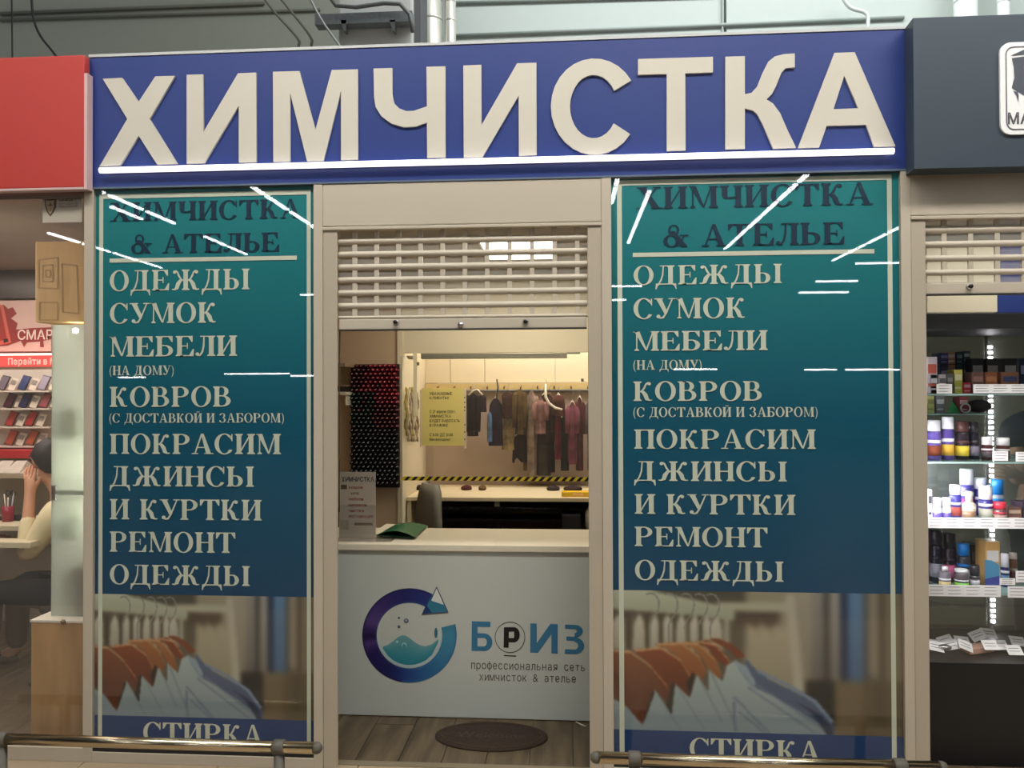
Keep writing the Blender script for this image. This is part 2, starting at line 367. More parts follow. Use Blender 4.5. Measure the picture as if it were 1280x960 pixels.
# ------------------------------------------------------------------ the hall outside (lit ceiling, floor, far walls: seen above the signs and in the glass)
ALU = mat('painted_aluminium', (188, 177, 158), 0.42, 0.0, var=0.03, scale=3)
ALU2 = mat('painted_aluminium_guide', (176, 164, 145), 0.45, 0.0, var=0.03, scale=3)
WHITEP = mat('white_laminate', (214, 206, 186), 0.35, var=0.02)
tile = mat('beige_floor_tile', (164, 146, 120), 0.35, var=0.12, scale=5)
k = 0
root = thing('floor', (0, -0.3, 0), None, None, kind='structure')
MB().box(-22, 22, -26, -2.4, -0.3, -0.003).build('floor_slab', mat('hall_floor', (80, 76, 70), 0.3, var=0.1), root)
MB().box(-6, 6, -2.4, 0.075, -0.3, -0.006).build('floor_screed', mat('tile_joint', (110, 100, 84), 0.8), root)
x = -5.7
tm = None
while x < 4.5:
    for y0, y1 in ((-2.39, -1.79), (-1.78, -1.18), (-1.17, -0.57), (-0.56, 0.04)):
        MB().box(x, x + .595, y0, y1, -0.02, 0.0, bev=0.002).build('tile', tile, root)
    x += .6
# shop floor boards
plank = wood_mat('grey_brown_laminate', (66, 55, 40), (108, 93, 70), 2.2, (9, 1.2, 9), 0.5)
fl = thing('floor', (-0.4, 1.6, 0), None, None, kind='structure')
boxm('floor_base', mat('tile_joint'), (-5.4, 3.2, .078, 3.3, -.3, -.012), fl)
boxm('threshold_strip', mat('threshold_metal', (140, 128, 104), 0.4, 0.3), (-5.4, 3.2, .04, .08, -.02, .003), fl)
x = -5.3; i = 0
while x < 2.9:
    y = .08 - (i * .47) % 1.0
    while y < 3.2:
        a, b = max(y, .081), min(y + 1.19, 3.25)
        if b - a > .05: MB().box(x, x + .187, a, b, -.012, .0).build('floorboard', plank, fl)
        y += 1.195
    x += .19; i += 1
hallwall = mat('hall_concrete_wall', (150, 154, 146), 0.85, var=0.06, scale=1.2, bump=0.1)
boxm('wall_south', mat('hall_far_wall', (84, 88, 92), 0.8), (-22, 22, -26.3, -26, 0, 6.6), kind='structure')
boxm('wall_west', mat('hall_far_wall'), (-22.3, -22, -26.3, 8, 0, 8), kind='structure')
boxm('wall_east', mat('hall_far_wall'), (22, 22.3, -26.3, 8, 0, 8), kind='structure')
boxm('ceiling', mat('hall_ceiling', (100, 102, 102), 0.9), (-22.3, 22.3, -26.3, 1.5, 6.6, 6.9), kind='structure')
# back wall of the building seen above the sign boards
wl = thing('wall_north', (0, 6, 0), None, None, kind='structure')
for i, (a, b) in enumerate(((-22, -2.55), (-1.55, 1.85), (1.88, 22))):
    boxm('wall_panel', mat('hall_shadowed_wall', (156, 158, 144), 0.9, var=.05) if i == 0 else mat('hall_hazy_white_wall', (196, 204, 198), 0.8, var=.03), (a, b, 6, 6.2, 0, 9), wl)  # shadow put into the left panel's colour, glare haze into the white ones
boxm('wall_column', mat('wall_column_grey', (120, 116, 112), 0.9), (-2.55, -1.55, 6.1, 6.3, 0, 9), wl)  # plain grey column set back between the wall panels
sm = mat('wall_seam', (158, 166, 160), 0.9); sd = mat('wall_seam_dark', (112, 112, 100), 0.9)
for (p, q, mm, dz) in (((0, 17, ), (330, 4), sd, .022), ((0, 25), (400, 12), sd, .018), ((560, 4), (900, -6), sm, .02), ((565, 45), (1130, 22), sm, .022)):
    A = at(*p, 5.98); B = at(*q, 5.98)
    MB().tube([A, B], dz, 6).build('cable_run', mm, wl)
A = at(903, 40, 5.98); boxm('wall_joint', sm, (A.x - .01, A.x + .01, 5.97, 6, 4.5, 7), wl)
# things hung in the void
cb = mat('black_cable', (40, 40, 38), 0.6)
gc = mat('grey_conduit', (150, 150, 146), 0.4)
def cable(pix, Y, r, m, name, label, cat='cable', group=None):
    pts = [at(a, b, Y) for a, b in pix]
    P2 = []
    for i in range(len(pts) - 1):
        p0, p1, p2, p3 = pts[max(i - 1, 0)], pts[i], pts[i + 1], pts[min(i + 2, len(pts) - 1)]
        for t in [0, .25, .5, .75]:
            P2.append(0.5 * ((2 * p1) + (p2 - p0) * t + (2 * p0 - 5 * p1 + 4 * p2 - p3) * t * t + (3 * p1 - p0 - 3 * p2 + p3) * t ** 3))
    P2.append(pts[-1])
    return MB().tube(P2, r, 6).build(name, m, label=label, cat=cat, group=group)
cable([(14, -30), (15, 30), (16, 130)], 4.5, .008, cb, 'hanging_cable', 'thin black cable hanging straight down behind the red sign board')
cable([(39, -25), (41, 18), (50, 44), (70, 70), (95, 110)], 4.5, .012, cb, 'hanging_cable', 'black cable curving down to the right behind the red sign board')
cable([(378, -22), (400, 22), (428, 62), (460, 105)], 4.6, .014, gc, 'conduit', 'pale slanting cable crossing in front of the white duct box', 'conduit')
for j, (a, b) in enumerate((((343, 15), (372, 48)), ((362, 12), (388, 46)))):
    cable([(a[0] - 20, -12), a, b, (b[0] + 1, 62), (b[0] + 2, 120)], 5.5, .016, sd, 'conduit', 'grey conduit bending down the dim wall, ' + ('left one of the pair' if j == 0 else 'right one of the pair'), 'conduit', 'bent conduits on the dim wall')
cable([(1049, -12), (1062, 9), (1083, 17), (1085, 36), (1085, 90)], 5.8, .022, mat('white_pipe', (215, 220, 215), 0.4), 'bent_pipe', 'white hooked pipe on the pale wall above the end of the blue sign', 'pipe')
# boxed duct with a truss and brackets in front
A = at(423, 60, 4.8); B = at(515, -60, 4.8)
db = thing('duct_box', (A.x, 4.8, A.z - 1.5), 'white boxed duct with steel truss across it behind the blue sign', 'duct')
MB().box(A.x, B.x, 4.8, 5.3, A.z - 1.5, B.z, bev=.02).build('casing', mat('hall_white_box', (190, 190, 184), 0.7), db)
MB().box(B.x + .002, B.x + .07, 4.9, 5.3, A.z - 1.5, B.z).build('shade_strip', mat('shaded_gap', (90, 90, 92), 0.9), db)  # solid dark strip standing in for the shaded gap beside the casing
C = at(395, 26, 4.7); D = at(516, 18, 4.7)
MB().box(C.x, D.x, 4.66, 4.79, C.z - .06, C.z + .05).build('truss_bar', mat('galvanised_truss', (120, 124, 124), 0.5, .4, var=.3, scale=30), db)
for px in (430, 491):
    q = at(px, 32, 4.68); MB().add([(q.x - .03, 4.66, q.z + .05), (q.x + .03, 4.66, q.z + .05), (q.x + .02, 4.66, q.z - .06), (q.x - .0, 4.66, q.z - .06), (q.x - .03, 4.76, q.z + .05), (q.x + .03, 4.76, q.z + .05), (q.x + .02, 4.76, q.z - .06), (q.x, 4.76, q.z - .06)], [(3, 2, 1, 0), (4, 5, 6, 7), (0, 1, 5, 4), (2, 3, 7, 6), (1, 2, 6, 5), (3, 0, 4, 7)]).build('bracket', mat('bracket_grey', (96, 98, 96), 0.5), db)
pts = [at(a, b, 4.6) for a, b in ((405, -14), (420, 7), (445, 9), (480, 4), (500, 5), (512, 18), (516, 40))]
MB().tube(pts, .022, 8).build('bent_pipe', mat('bracket_grey'), db)
for j, (pa, pb) in enumerate(((525, 553), (556, 570), (1193, 1221), (1247, 1262))):
    a = at(pa, 30, 5.65); b = at(pb, 30, 5.65); r = (b.x - a.x) / 2; cx = (a.x + b.x) / 2; mm = mat('galvanised_duct', (216, 214, 202), 0.35, .45, var=.08, scale=2) if j < 2 else mat('white_duct', (228, 232, 228), 0.4)
    lab = ['wide round metal duct rising behind the middle of the blue sign', 'narrow round metal pipe rising beside the wide duct', 'wide white duct rising behind the dark sign board', 'narrow white pipe rising behind the dark sign board'][j]
    t = thing('ventilation_duct', (cx, 5.65, 3.2), lab, 'duct')
    MB().lathe(cx, 5.65, [(r, 3.2), (r, 7.5)], 20).build('duct_pipe', mm, t)
    for z in (at(pa, 26, 5.65).z, at(pa, 2, 5.65).z): MB().lathe(cx, 5.65, [(r * 1.0, z - .02), (r * 1.05, z - .01), (r * 1.05, z + .01), (r * 1.0, z + .02)], 20).build('joint_ring', mm, t)
# ceiling lamps of the hall, rows run away from the shop front
tubem = emis('hall_tube_light', (250, 252, 255), HALL)
lampb = mat('lamp_housing', (220, 220, 220), 0.5)
H = 6.2
def hall_lamp(x, y, L, ax, label, group, src=None):
    t = thing('ceiling_lamp', (x, y, H), label, 'lamp', group)
    if ax == 'y':
        MB().box(x - .06, x + .06, y - L / 2, y + L / 2, H + .05, H + .1).build('housing', lampb, t)
        MB().box(x - .045, x + .045, y - L / 2 + .05, y + L / 2 - .05, H, H + .05).build('tube', tubem, t)
    else:
        MB().box(x - L / 2, x + L / 2, y - .06, y + .06, H + .05, H + .1).build('housing', lampb, t)
        MB().box(x - L / 2 + .03, x + L / 2 - .03, y - .04, y + .04, H, H + .05).build('tube', tubem, t)
    return t
ROWS = [(1.1, -16.2, -1.5), (1.9, -21.8, -14.8), (5.1, -22, -1.5), (-7.0, -18.5, -1.5), (-10.6, -24, -12.5), (-11.2, -18, -12), (-14.8, -24, -16.5), (9.35, -24.6, -18.7), (-3.0, -6.5, -1.5)]
for i, (x, ya, yb) in enumerate(ROWS):
    y = yb - .75; grp = 'fluorescent lamps of hall row %s' % 'abcdefghi'[i]; proto = None
    while y > ya:
        if i > 3 and random.random() < .12: y -= 1.55; continue
        if proto is None: proto = hall_lamp(x, y, 1.5, 'y', 'long white fluorescent ceiling lamp of the hall, mirrored in the shop glass', 'hall ceiling lamps')
        else: copy_tree(proto, (x, y, H))
        y -= 1.62
proto = None
for i, (xa, xb, z) in enumerate(((-8.12, -7.5, 4.58), (-14.0, -13.1, 2.1), (-10.7, -8.6, 2.2), (-8.4, -7.5, 2.12), (8.4, 9.85, 5.33), (7.35, 8.6, 4.85), (6.7, 8.15, 4.46), (1.3, 2.25, 4.75), (1.3, 1.8, 4.37), (6.85, 7.8, 2.22), (8.1, 9.4, 2.22), (9.5, 10.2, 2.22), (3.1, 4.4, 2.25))):
    y = -20 - .25 * (i % 3); x = (xa + xb) / 2; L = xb - xa
    t = thing('pendant_lamp', (x, y, z), 'slim white lamp on two wires far down the hall, mirrored in the shop glass', 'lamp', 'pendant lamps far down the hall')
    MB().box(xa, xb, y - .05, y + .05, z + .05, z + .09).build('housing', lampb, t)
    MB().box(xa + .02, xb - .02, y - .035, y + .035, z, z + .05).build('tube', tubem, t)
    for q in (xa + .1, xb - .1): MB().tube([(q, y, z + .09), (q, y, 6.6)], .006, 5).build('wire', cb, t)
# ------------------------------------------------------------------ sign boards
ZB, ZT = 2.508, 3.081
blue = mat('blue_sign_vinyl', (38, 57, 122), 0.38, var=.05, scale=1.0)
sg = thing('shop_sign', (-.36, -.02, ZB), 'long blue sign board with big cream letters over the dry cleaner shopfront', 'sign')
MB().box(-2.09, 1.383, -.004, .12, ZB, ZT, bev=.002).build('panel', blue, sg)
MB().box(-2.092, 1.385, -.008, .1, ZT, ZT + .012).build('top_edge', mat('sign_edge', (190, 192, 190), .4), sg)
MB().box(-2.088, 1.383, -.008, .1, ZB - .008, ZB).build('bottom_edge', mat('sign_bottom_edge', (90, 104, 120), .4), sg)
cream = mat('cream_acrylic', (202, 196, 180), 0.45, var=.02)
YS = -.006
def L3(pts, s=1, ox=0, oy=0): return [(ox + a / s, oy + b / s) for a, b in pts]
letters = []
letters.append([L3([(415, 318), (492, 314), (558, 410), (625, 308), (703, 306), (602, 478), (713, 657), (632, 660), (558, 545), (485, 663), (402, 668), (513, 478)], 3.2)])
letters.append([L3([(750, 302), (815, 300), (817, 530), (955, 296), (1027, 293), (1028, 650), (958, 652), (958, 425), (820, 655), (750, 657)], 3.2)])
letters.append([[(341.9, 90.6), (375, 89.7), (395, 163), (415.3, 88.4), (447.8, 87.5), (448, 200), (426.9, 200.6), (426.9, 114), (405, 201.4), (384.5, 202), (363.4, 117), (363.4, 202.5), (342.5, 203)]])
letters.append([L3([(280, 277), (355, 275), (355, 380), (362, 415), (382, 436), (410, 447), (440, 446), (493, 428), (491, 270), (567, 268), (567, 632), (494, 633), (493, 492), (450, 508), (400, 511), (350, 496), (310, 466), (288, 430), (282, 390)], 3.2, 380)])
letters.append([L3([(638, 265), (710, 262), (711, 502), (853, 256), (930, 254), (931, 622), (860, 625), (859, 385), (715, 630), (640, 632)], 3.2, 380)])
cc = []
for i in range(25):
    a = math.radians(33 + (325 - 33) * i / 24); cc.append((743 + 54.5 * math.cos(a), 134 - 60 * math.sin(a)))
for i in range(25):
    a = math.radians(328 - (328 - 30) * i / 24); cc.append((742 + 29.5 * math.cos(a), 134 - 39.5 * math.sin(a)))
letters.append([cc])
letters.append([L3([(92, 184), (322, 177), (322, 225), (237, 228), (238, 464), (180, 466), (180, 230), (92, 232)], 2.4615, 760)])
letters.append([L3([(360, 177), (420, 175), (420, 292), (440, 288), (458, 268), (475, 225), (492, 192), (512, 176), (540, 169), (573, 167), (573, 210), (545, 212), (532, 226), (515, 268), (504, 290), (486, 308), (506, 320), (528, 350), (552, 405), (577, 456), (507, 459), (476, 388), (458, 354), (445, 342), (420, 336), (420, 459), (360, 461)], 2.4615, 760)])
letters.append([L3([(695, 165), (757, 163), (882, 452), (817, 453), (792, 386), (671, 389), (648, 455), (583, 457)], 2.4615, 760), L3([(725, 235), (692, 338), (768, 335)], 2.4615, 760)])
for lp in letters:
    MB().prism([[(at(a, b, YS).x, at(a, b, YS).z) for a, b in l] for l in lp], YS - .008, YS + .003).build('letter', cream, sg)
za = at(620, 201, -.028).z
xa, xb = at(125, 211, -.028).x, at(1117, 188, -.028).x
MB().tube([(xa, -.028, za), (xb, -.028, za)], .0125, 10).build('light_tube', emis('sign_tube_light', (245, 240, 255), 1.3), sg)
MB().box(xa + .02, xb - .02, -.018, -.004, za - .008, za + .008).build('tube_clip', mat('lamp_housing'), sg)
# red board at the left, standing a little proud
rs = thing('red_sign', (-2.9, -.1, 2.49), 'plain red sign board at the left edge beside the blue sign', 'sign')
q = at(109, 150, -.05); rz0 = at(60, 237.5, -.05).z; rz1 = at(60, 70, -.05).z
MB().box(-4.3, q.x - .014, -.05, -.01, rz0 + .01, rz1, bev=.005).build('panel', mat('red_sign_vinyl', (188, 62, 54), 0.4, var=.05, scale=1), rs)
MB().box(q.x - .014, q.x, -.05, -.01, rz0, rz1 - .08).build('edge_profile', mat('pale_profile', (206, 176, 172), .4), rs)
MB().box(-4.3, q.x - .0145, -.052, -.01, rz0, rz0 + .0095).build('bottom_profile', mat('pale_profile'), rs)
# dark board at the right with its badge
ds = thing('dark_sign', (2.1, -.09, 2.49), 'dark slate sign board with a white badge at the right edge', 'sign')
DX = at(1142, 100, -.1).x; DB = at(1131, 100, -.002).x; dz0 = at(1160, 210.5, -.1).z; dz1 = at(1142, 22.5, -.1).z
MB().add([(DX, -.1, dz0), (3.3, -.1, dz0), (3.3, -.1, dz1), (DX, -.1, dz1), (DB, -.002, dz0), (3.3, -.002, dz0), (3.3, -.002, dz1), (DB, -.002, dz1)], [(0, 1, 2, 3), (5, 4, 7, 6), (4, 0, 3, 7), (1, 5, 6, 2), (3, 2, 6, 7), (4, 5, 1, 0)]).build('panel', mat('slate_sign_vinyl', (56, 68, 78), 0.42, var=.04, scale=1), ds)
def rrect(x0, z0, x1, z1, r, n=6):
    o = []
    for cx, cz, a0 in ((x1 - r, z1 - r, 0), (x0 + r, z1 - r, 90), (x0 + r, z0 + r, 180), (x1 - r, z0 + r, 270)):
        for i in range(n + 1): a = math.radians(a0 + 90 * i / n); o.append((cx + r * math.cos(a), cz + r * math.sin(a)))
    return o
YB = -.104
b0 = at(1250, 169, YB); b1 = at(1345, 51, YB)
bw = b1.x - b0.x
MB().prism(rrect(b0.x, b0.z, b1.x, b1.z, .04), YB - .006, YB + .004).build('badge', mat('badge_white', (240, 240, 238), .4, var=0), ds)
mb = MB(); yy = YB - .0075
o_ = rrect(b0.x + .02, b0.z + .017, b1.x - .02, b1.z - .017, .03); i_ = rrect(b0.x + .024, b0.z + .021, b1.x - .024, b1.z - .021, .027)
for i in range(len(o_)):
    j = (i + 1) % len(o_); mb.flat([o_[i], o_[j], i_[j], i_[i]], yy, (90, 84, 90))
def bp(pts): return [(at(1180 + a / 6, 30 + b / 6, YB).x, at(1180 + a / 6, 30 + b / 6, YB).z) for a, b in pts]
for pl in ([(488, 245), (600, 195), (700, 180), (800, 215), (880, 250), (700, 222), (600, 235)], [(500, 262), (600, 248), (700, 240), (860, 262), (850, 350), (862, 470), (700, 560), (600, 545), (500, 485), (520, 410), (515, 330)], [(510, 505), (545, 515), (552, 540), (550, 590), (535, 545)]):
    mb.flat(bp(pl), yy, (72, 78, 88))
mb.flat(bp([(592, 320), (630, 300), (640, 440), (600, 460)]), yy - .0006, (235, 238, 240))
sansp('МАСТЕР', 1260, 1336, 154, 140, yy, (80, 78, 84), mb, .02)
mb.build('badge_print', PRINT, ds)
# ------------------------------------------------------------------ shopfront frame
def post(xa, xb, y0, y1, z0, z1, m=ALU, name='trim_1'):
    return boxm(name, m, (xa, xb, max(y0, -.006), y1, z0, z1), kind='structure', bev=.002)
post(-2.112, -2.07, -.012, .08, 0, 2.5, name='trim_1')
post(-1.085, -1.045, -.012, .08, 0, 2.5, name='trim_2')
post(.145, .186, -.012, .08, 0, 2.5, name='trim_3')
post(1.358, 1.397, -.012, .08, 0, 2.5, name='trim_4')
post(-2.07, -1.085, -.008, .07, 0.0, .045, name='trim_5')
post(.186, 1.358, -.008, .07, 0.0, .045, name='trim_6')
post(-4.3, -2.112, -.008, .07, 0.0, .06, name='trim_7')
post(-4.3, -2.112, -.008, .07, 2.462, 2.48, m=mat('dark_lintel', (120, 108, 96), .5), name='trim_8')
boxm('trim_9', mat('sill_gap', (30, 26, 22), .8), (-2.07, -1.085, .0, .06, .045, .06), kind='structure')
boxm('trim_10', mat('sill_gap'), (.186, 1.358, .0, .06, .045, .06), kind='structure')
for i, (a, b) in enumerate(((-2.07, -1.085), (.186, 1.358), (-4.3, -2.112))):
    w = thing('window_%d' % (i + 1), ((a + b) / 2, 0, .06), None, None, kind='structure')
    boxm('glass_pane', glass_mat('window_glass', f0=.031) if i < 2 else glass_mat('window_glass_left', f0=.05, veil=.05, vcol=(.5, .45, .4)), (a, b, .003, .007, .06, 2.5), w)
# ------------------------------------------------------------------ the two window posters
def paint_photo(W=290, Hh=146):
    img = np.zeros((Hh, W, 3)); img[:] = (112, 102, 82)
    uu, vv = np.meshgrid((np.arange(W) + .5) / W * 1207 + 38, (np.arange(Hh) + .5) / Hh * 575 + 70)
    def blur(n):
        nonlocal img
        for _ in range(n):
            p = np.pad(img, ((1, 1), (1, 1), (0, 0)), 'edge'); img = (p[:-2, 1:-1] + p[2:, 1:-1] + p[1:-1, :-2] + p[1:-1, 2:] + 2 * p[1:-1, 1:-1]) / 6
    def poly(pts, c, c2=None, dirv=(0, 1)):
        ins = np.zeros(uu.shape, bool); n = len(pts)
        for i in range(n):
            x1, y1 = pts[i]; x2, y2 = pts[(i + 1) % n]
            if y1 == y2: continue
            cnd = ((y1 > vv) != (y2 > vv)) & (uu < (x2 - x1) * (vv - y1) / (y2 - y1) + x1); ins ^= cnd
        if c2 is None: img[ins] = c
        else:
            pr = uu * dirv[0] + vv * dirv[1]; q = [a * dirv[0] + b * dirv[1] for a, b in pts]; t = ((pr - min(q)) / (max(q) - min(q) + 1e-6))[..., None]
            full = np.array(c) * (1 - t) + np.array(c2) * t; img[ins] = full[ins]
    def R(u0, v0, u1, v1, c, c2=None, d=(0, 1)): poly([(u0, v0), (u1, v0), (u1, v1), (u0, v1)], c, c2, d)
    R(38, 60, 640, 660, (92, 84, 66)); R(600, 60, 830, 480, (150, 142, 116)); R(230, 70, 600, 112, (78, 74, 58)); R(560, 150, 740, 210, (80, 66, 50))
    R(765, 60, 875, 440, (160, 152, 130), (130, 122, 102)); R(875, 60, 925, 430, (142, 138, 128), (98, 96, 90)); R(925, 60, 945, 440, (46, 42, 36)); R(945, 60, 992, 430, (160, 154, 142), (120, 114, 104))
    R(990, 60, 1024, 440, (14, 30, 56)); R(1022, 60, 1085, 435, (92, 128, 158), (66, 98, 132)); R(1085, 60, 1110, 420, (60, 60, 56)); R(1105, 60, 1150, 400, (140, 130, 108)); R(1150, 60, 1170, 420, (70, 60, 44)); R(1170, 60, 1245, 430, (122, 110, 86))
    R(830, 430, 962, 610, (16, 15, 12)); R(960, 425, 1080, 660, (112, 96, 68)); R(1080, 425, 1245, 660, (94, 82, 56)); R(1130, 430, 1170, 600, (80, 70, 50))
    for u, w in ((605, 45), (660, 50), (720, 60), (770, 50)): poly([(u, 190), (u + w, 250), (u + w + 30, 480), (u - 20, 480)], (172, 164, 134), (150, 140, 112))
    blur(14)
    R(480, 115, 790, 150, (176, 172, 146)); R(508, 170, 530, 290, (170, 168, 146)); poly([(765, 80), (800, 80), (840, 480), (800, 480)], (178, 172, 150))
    blur(6)
    for u in (60, 150, 215, 270, 330, 385, 435, 475): poly([(u - 30, 320), (u - 22, 205), (u, 165), (u + 22, 205), (u + 28, 320)], (196, 192, 172), (160, 154, 134))
    for u in (105, 185, 243, 300, 358, 410): R(u - 8, 170, u + 6, 310, (66, 56, 40))
    poly([(38, 66), (200, 70), (400, 108), (545, 142), (556, 165), (545, 190), (400, 172), (200, 158), (38, 150)], (190, 192, 164), (156, 158, 132)); blur(5)
    poly([(38, 318), (100, 322), (170, 370), (240, 440), (285, 510), (270, 535), (205, 480), (170, 620), (100, 560), (38, 500)], (128, 74, 36), (80, 38, 18))
    poly([(38, 400), (100, 480), (170, 600), (160, 625), (90, 540), (38, 510)], (92, 44, 20))
    poly([(120, 318), (200, 305), (280, 320), (345, 380), (378, 445), (365, 508), (290, 445), (275, 510), (220, 420), (170, 355)], (132, 66, 26), (92, 40, 14))
    poly([(215, 292), (300, 280), (360, 300), (410, 350), (432, 400), (412, 445), (370, 405), (376, 440), (330, 360), (280, 315)], (158, 100, 50), (130, 74, 32))
    poly([(315, 283), (370, 276), (430, 305), (480, 360), (494, 415), (488, 435), (432, 380), (420, 350), (370, 300)], (160, 104, 54), (136, 80, 36))
    poly([(385, 275), (440, 272), (490, 300), (530, 350), (524, 378), (478, 355), (440, 305)], (118, 54, 22)); poly([(440, 266), (480, 262), (540, 285), (585, 320), (595, 335), (560, 345), (530, 310)], (120, 58, 26))
    for pts in ([(38, 318), (110, 320), (190, 372), (262, 455), (288, 515)], [(130, 316), (240, 302), (320, 350), (378, 440)], [(225, 288), (330, 282), (400, 335), (434, 402)], [(330, 278), (400, 285), (470, 345), (496, 410)], [(395, 272), (470, 285), (528, 350)]):
        for i in range(len(pts) - 1):
            (a, b), (c, d) = pts[i], pts[i + 1]; poly([(a, b), (c, d), (c + 2, d + 9), (a + 2, b + 9)], (196, 146, 96))
    poly([(600, 345), (640, 385), (690, 425), (780, 465), (880, 520), (940, 575), (966, 610), (960, 660), (700, 660), (560, 480)], (84, 100, 122), (62, 78, 104))
    poly([(38, 520), (90, 545), (162, 625), (215, 480), (285, 580), (300, 450), (362, 510), (392, 412), (440, 480), (440, 384), (500, 440), (520, 370), (560, 350), (640, 460), (780, 530), (900, 600), (942, 660), (38, 660)], (168, 182, 172), (126, 142, 146))
    poly([(545, 350), (600, 372), (640, 440), (620, 470)], (140, 158, 166))
    for a, b, c, d in ((215, 480, 330, 660), (300, 450, 420, 640), (392, 412, 490, 600), (440, 384, 560, 640), (540, 360, 640, 470)): poly([(a, b), (a + 14, b + 14), (c + 10, d), (c, d)], (124, 136, 134))
    for k, (a, b, c, d) in enumerate(((540, 500, 700, 656), (560, 560, 690, 660), (600, 460, 880, 640), (640, 450, 940, 640), (540, 520, 545, 640))): poly([(a, b), (a + 12, b), (c + 12, d), (c, d)], (108, 120, 134))
    poly([(645, 400), (760, 448), (880, 520), (950, 600), (962, 590), (890, 505), (770, 440), (650, 388)], (118, 136, 158))
    poly([(800, 510), (870, 560), (930, 640), (950, 655), (955, 620), (900, 560)], (40, 50, 74))
    for pts in ([(285, 580), (262, 540), (285, 455), (300, 450)], [(160, 630), (205, 480), (215, 490)], [(362, 505), (385, 415), (375, 400), (350, 450)]): poly(pts, (40, 32, 22))
    blur(1)
    blur(1)
    def line(pts, w, c):
        for (p, q), (r_, s_) in zip(pts[:-1], pts[1:]):
            L = math.hypot(r_ - p, s_ - q) + 1e-6; nx, ny = -(s_ - q) / L * w / 2, (r_ - p) / L * w / 2
            poly([(p + nx, q + ny), (r_ + nx, s_ + ny), (r_ - nx, s_ - ny), (p - nx, q - ny)], c)
    for u, v in ((197, 300), (276, 284), (345, 278), (402, 268), (452, 262)):
        line([(u, v), (u - 2, 215), (u + 8, 190), (u + 28, 165), (u + 38, 135), (u + 36, 108), (u + 22, 88), (u + 4, 80), (u - 16, 86)], 7, (134, 134, 122))
    blur(1)
    return np.clip(img, 0, 255)
PHOTO = paint_photo()
def gradient_mat():
    m = mat('teal_poster_vinyl', (10, 90, 110), 0.4, var=0); nt = m.node_tree; b = nt.nodes['Principled BSDF']
    tc = nt.nodes.new('ShaderNodeTexCoord'); sp = nt.nodes.new('ShaderNodeSeparateXYZ'); mr = nt.nodes.new('ShaderNodeMapRange')
    mr.inputs[1].default_value = .6; mr.inputs[2].default_value = 2.45
    cr = nt.nodes.new('ShaderNodeValToRGB'); e = cr.color_ramp.elements; e[0].color = (*lin((0, 62, 96)), 1); e[1].color = (*lin((18, 128, 130)), 1)
    n = e.new(.45); n.color = (*lin((0, 84, 106)), 1); n = e.new(.75); n.color = (*lin((4, 112, 118)), 1)
    gm = nt.nodes.new('ShaderNodeNewGeometry')
    nt.links.new(tc.outputs['Object'], sp.inputs[0]); nt.links.new(sp.outputs[2], mr.inputs[0]); nt.links.new(mr.outputs[0], cr.inputs[0]); nt.links.new(cr.outputs[0], b.inputs['Base Color'])
    return m
TEAL = gradient_mat()
PCREAM = mat('poster_cream_ink', (206, 212, 190), .5, var=0)
PNAVY = mat('poster_navy_ink', (4, 40, 62), .5, var=0)
YP = .014
def poster(x0, x1, lines, label, phz1, phz0, bl, br, bt, ul):
    t = thing('window_poster', ((x0 + x1) / 2, YP, .062), label, 'poster')
    MB().box(x0, x1, YP, YP + .004, .062, 2.497).build('backing', TEAL, t).location = (0, 0, 0)
    # photograph printed on it
    Hh, W = PHOTO.shape[:2]
    xs = np.linspace(x0, x1, W + 1); zs = np.linspace(phz1, phz0, Hh + 1)
    o = WL[t.name]
    V = [(a - o.x, -.0012, b - o.z) for b in zs for a in xs]
    F = [((r + 1) * (W + 1) + c, (r + 1) * (W + 1) + c + 1, r * (W + 1) + c + 1, r * (W + 1) + c) for r in range(Hh) for c in range(W)]
    me = bpy.data.meshes.new('photograph'); me.from_pydata(V, [], F)
    ca = me.color_attributes.new('col', 'FLOAT_COLOR', 'CORNER')
    P_ = PHOTO / 255.0; P_ = np.where(P_ <= .04045, P_ / 12.92, ((P_ + .055) / 1.055) ** 2.4)
    A = np.ones((Hh * W, 4, 4)); A[:, :, :3] = P_.reshape(-1, 1, 3); ca.data.foreach_set('color', A.ravel().astype(np.float32))
    me.materials.append(PRINT); ph = bpy.data.objects.new('photograph', me); COL.objects.link(ph); ph.parent = t
    bd = MB()
    zt = at((bl[0] + br[1]) / 2, bt[0], YP).z; zt2 = at((bl[0] + br[1]) / 2, bt[1], YP).z
    y = YP - .002
    for a, b in (bl, br):
        xa, xb = at(a, 500, y).x, at(b, 500, y).x; bd.flat([(xa, .063), (xb, .063), (xb, zt), (xa, zt)], y)
    xa, xb = at(bl[0], 500, y).x, at(br[1], 500, y).x
    bd.flat([(xa, zt2), (xb, zt2), (xb, zt), (xa, zt)], y - .0002); bd.flat([(xa, .063), (xb, .063), (xb, .077), (xa, .077)], y - .0002)
    bd.build('border_line', PCREAM, t)
    u0, u1 = at(ul[0], ul[2], y), at(ul[1], ul[3], y); zz = (u0.z + u1.z) / 2
    MB().flat([(u0.x, zz - .009), (u1.x, zz - .009), (u1.x, zz + .009), (u0.x, zz + .009)], y).build('underline', PCREAM, t)
    z0 = phz0
    MB().flat([(x0, .062), (x1, .062), (x1, z0), (x0, z0)], YP - .0008).build('lower_band', mat('poster_blue_band', (0, 54, 106), .4, var=0), t)
    for i, (s, a, b, pb, pt) in enumerate(lines):
        serif(s, a, b, pb, pt, YP - .0026, PNAVY if i < 2 else PCREAM, t)
    return t
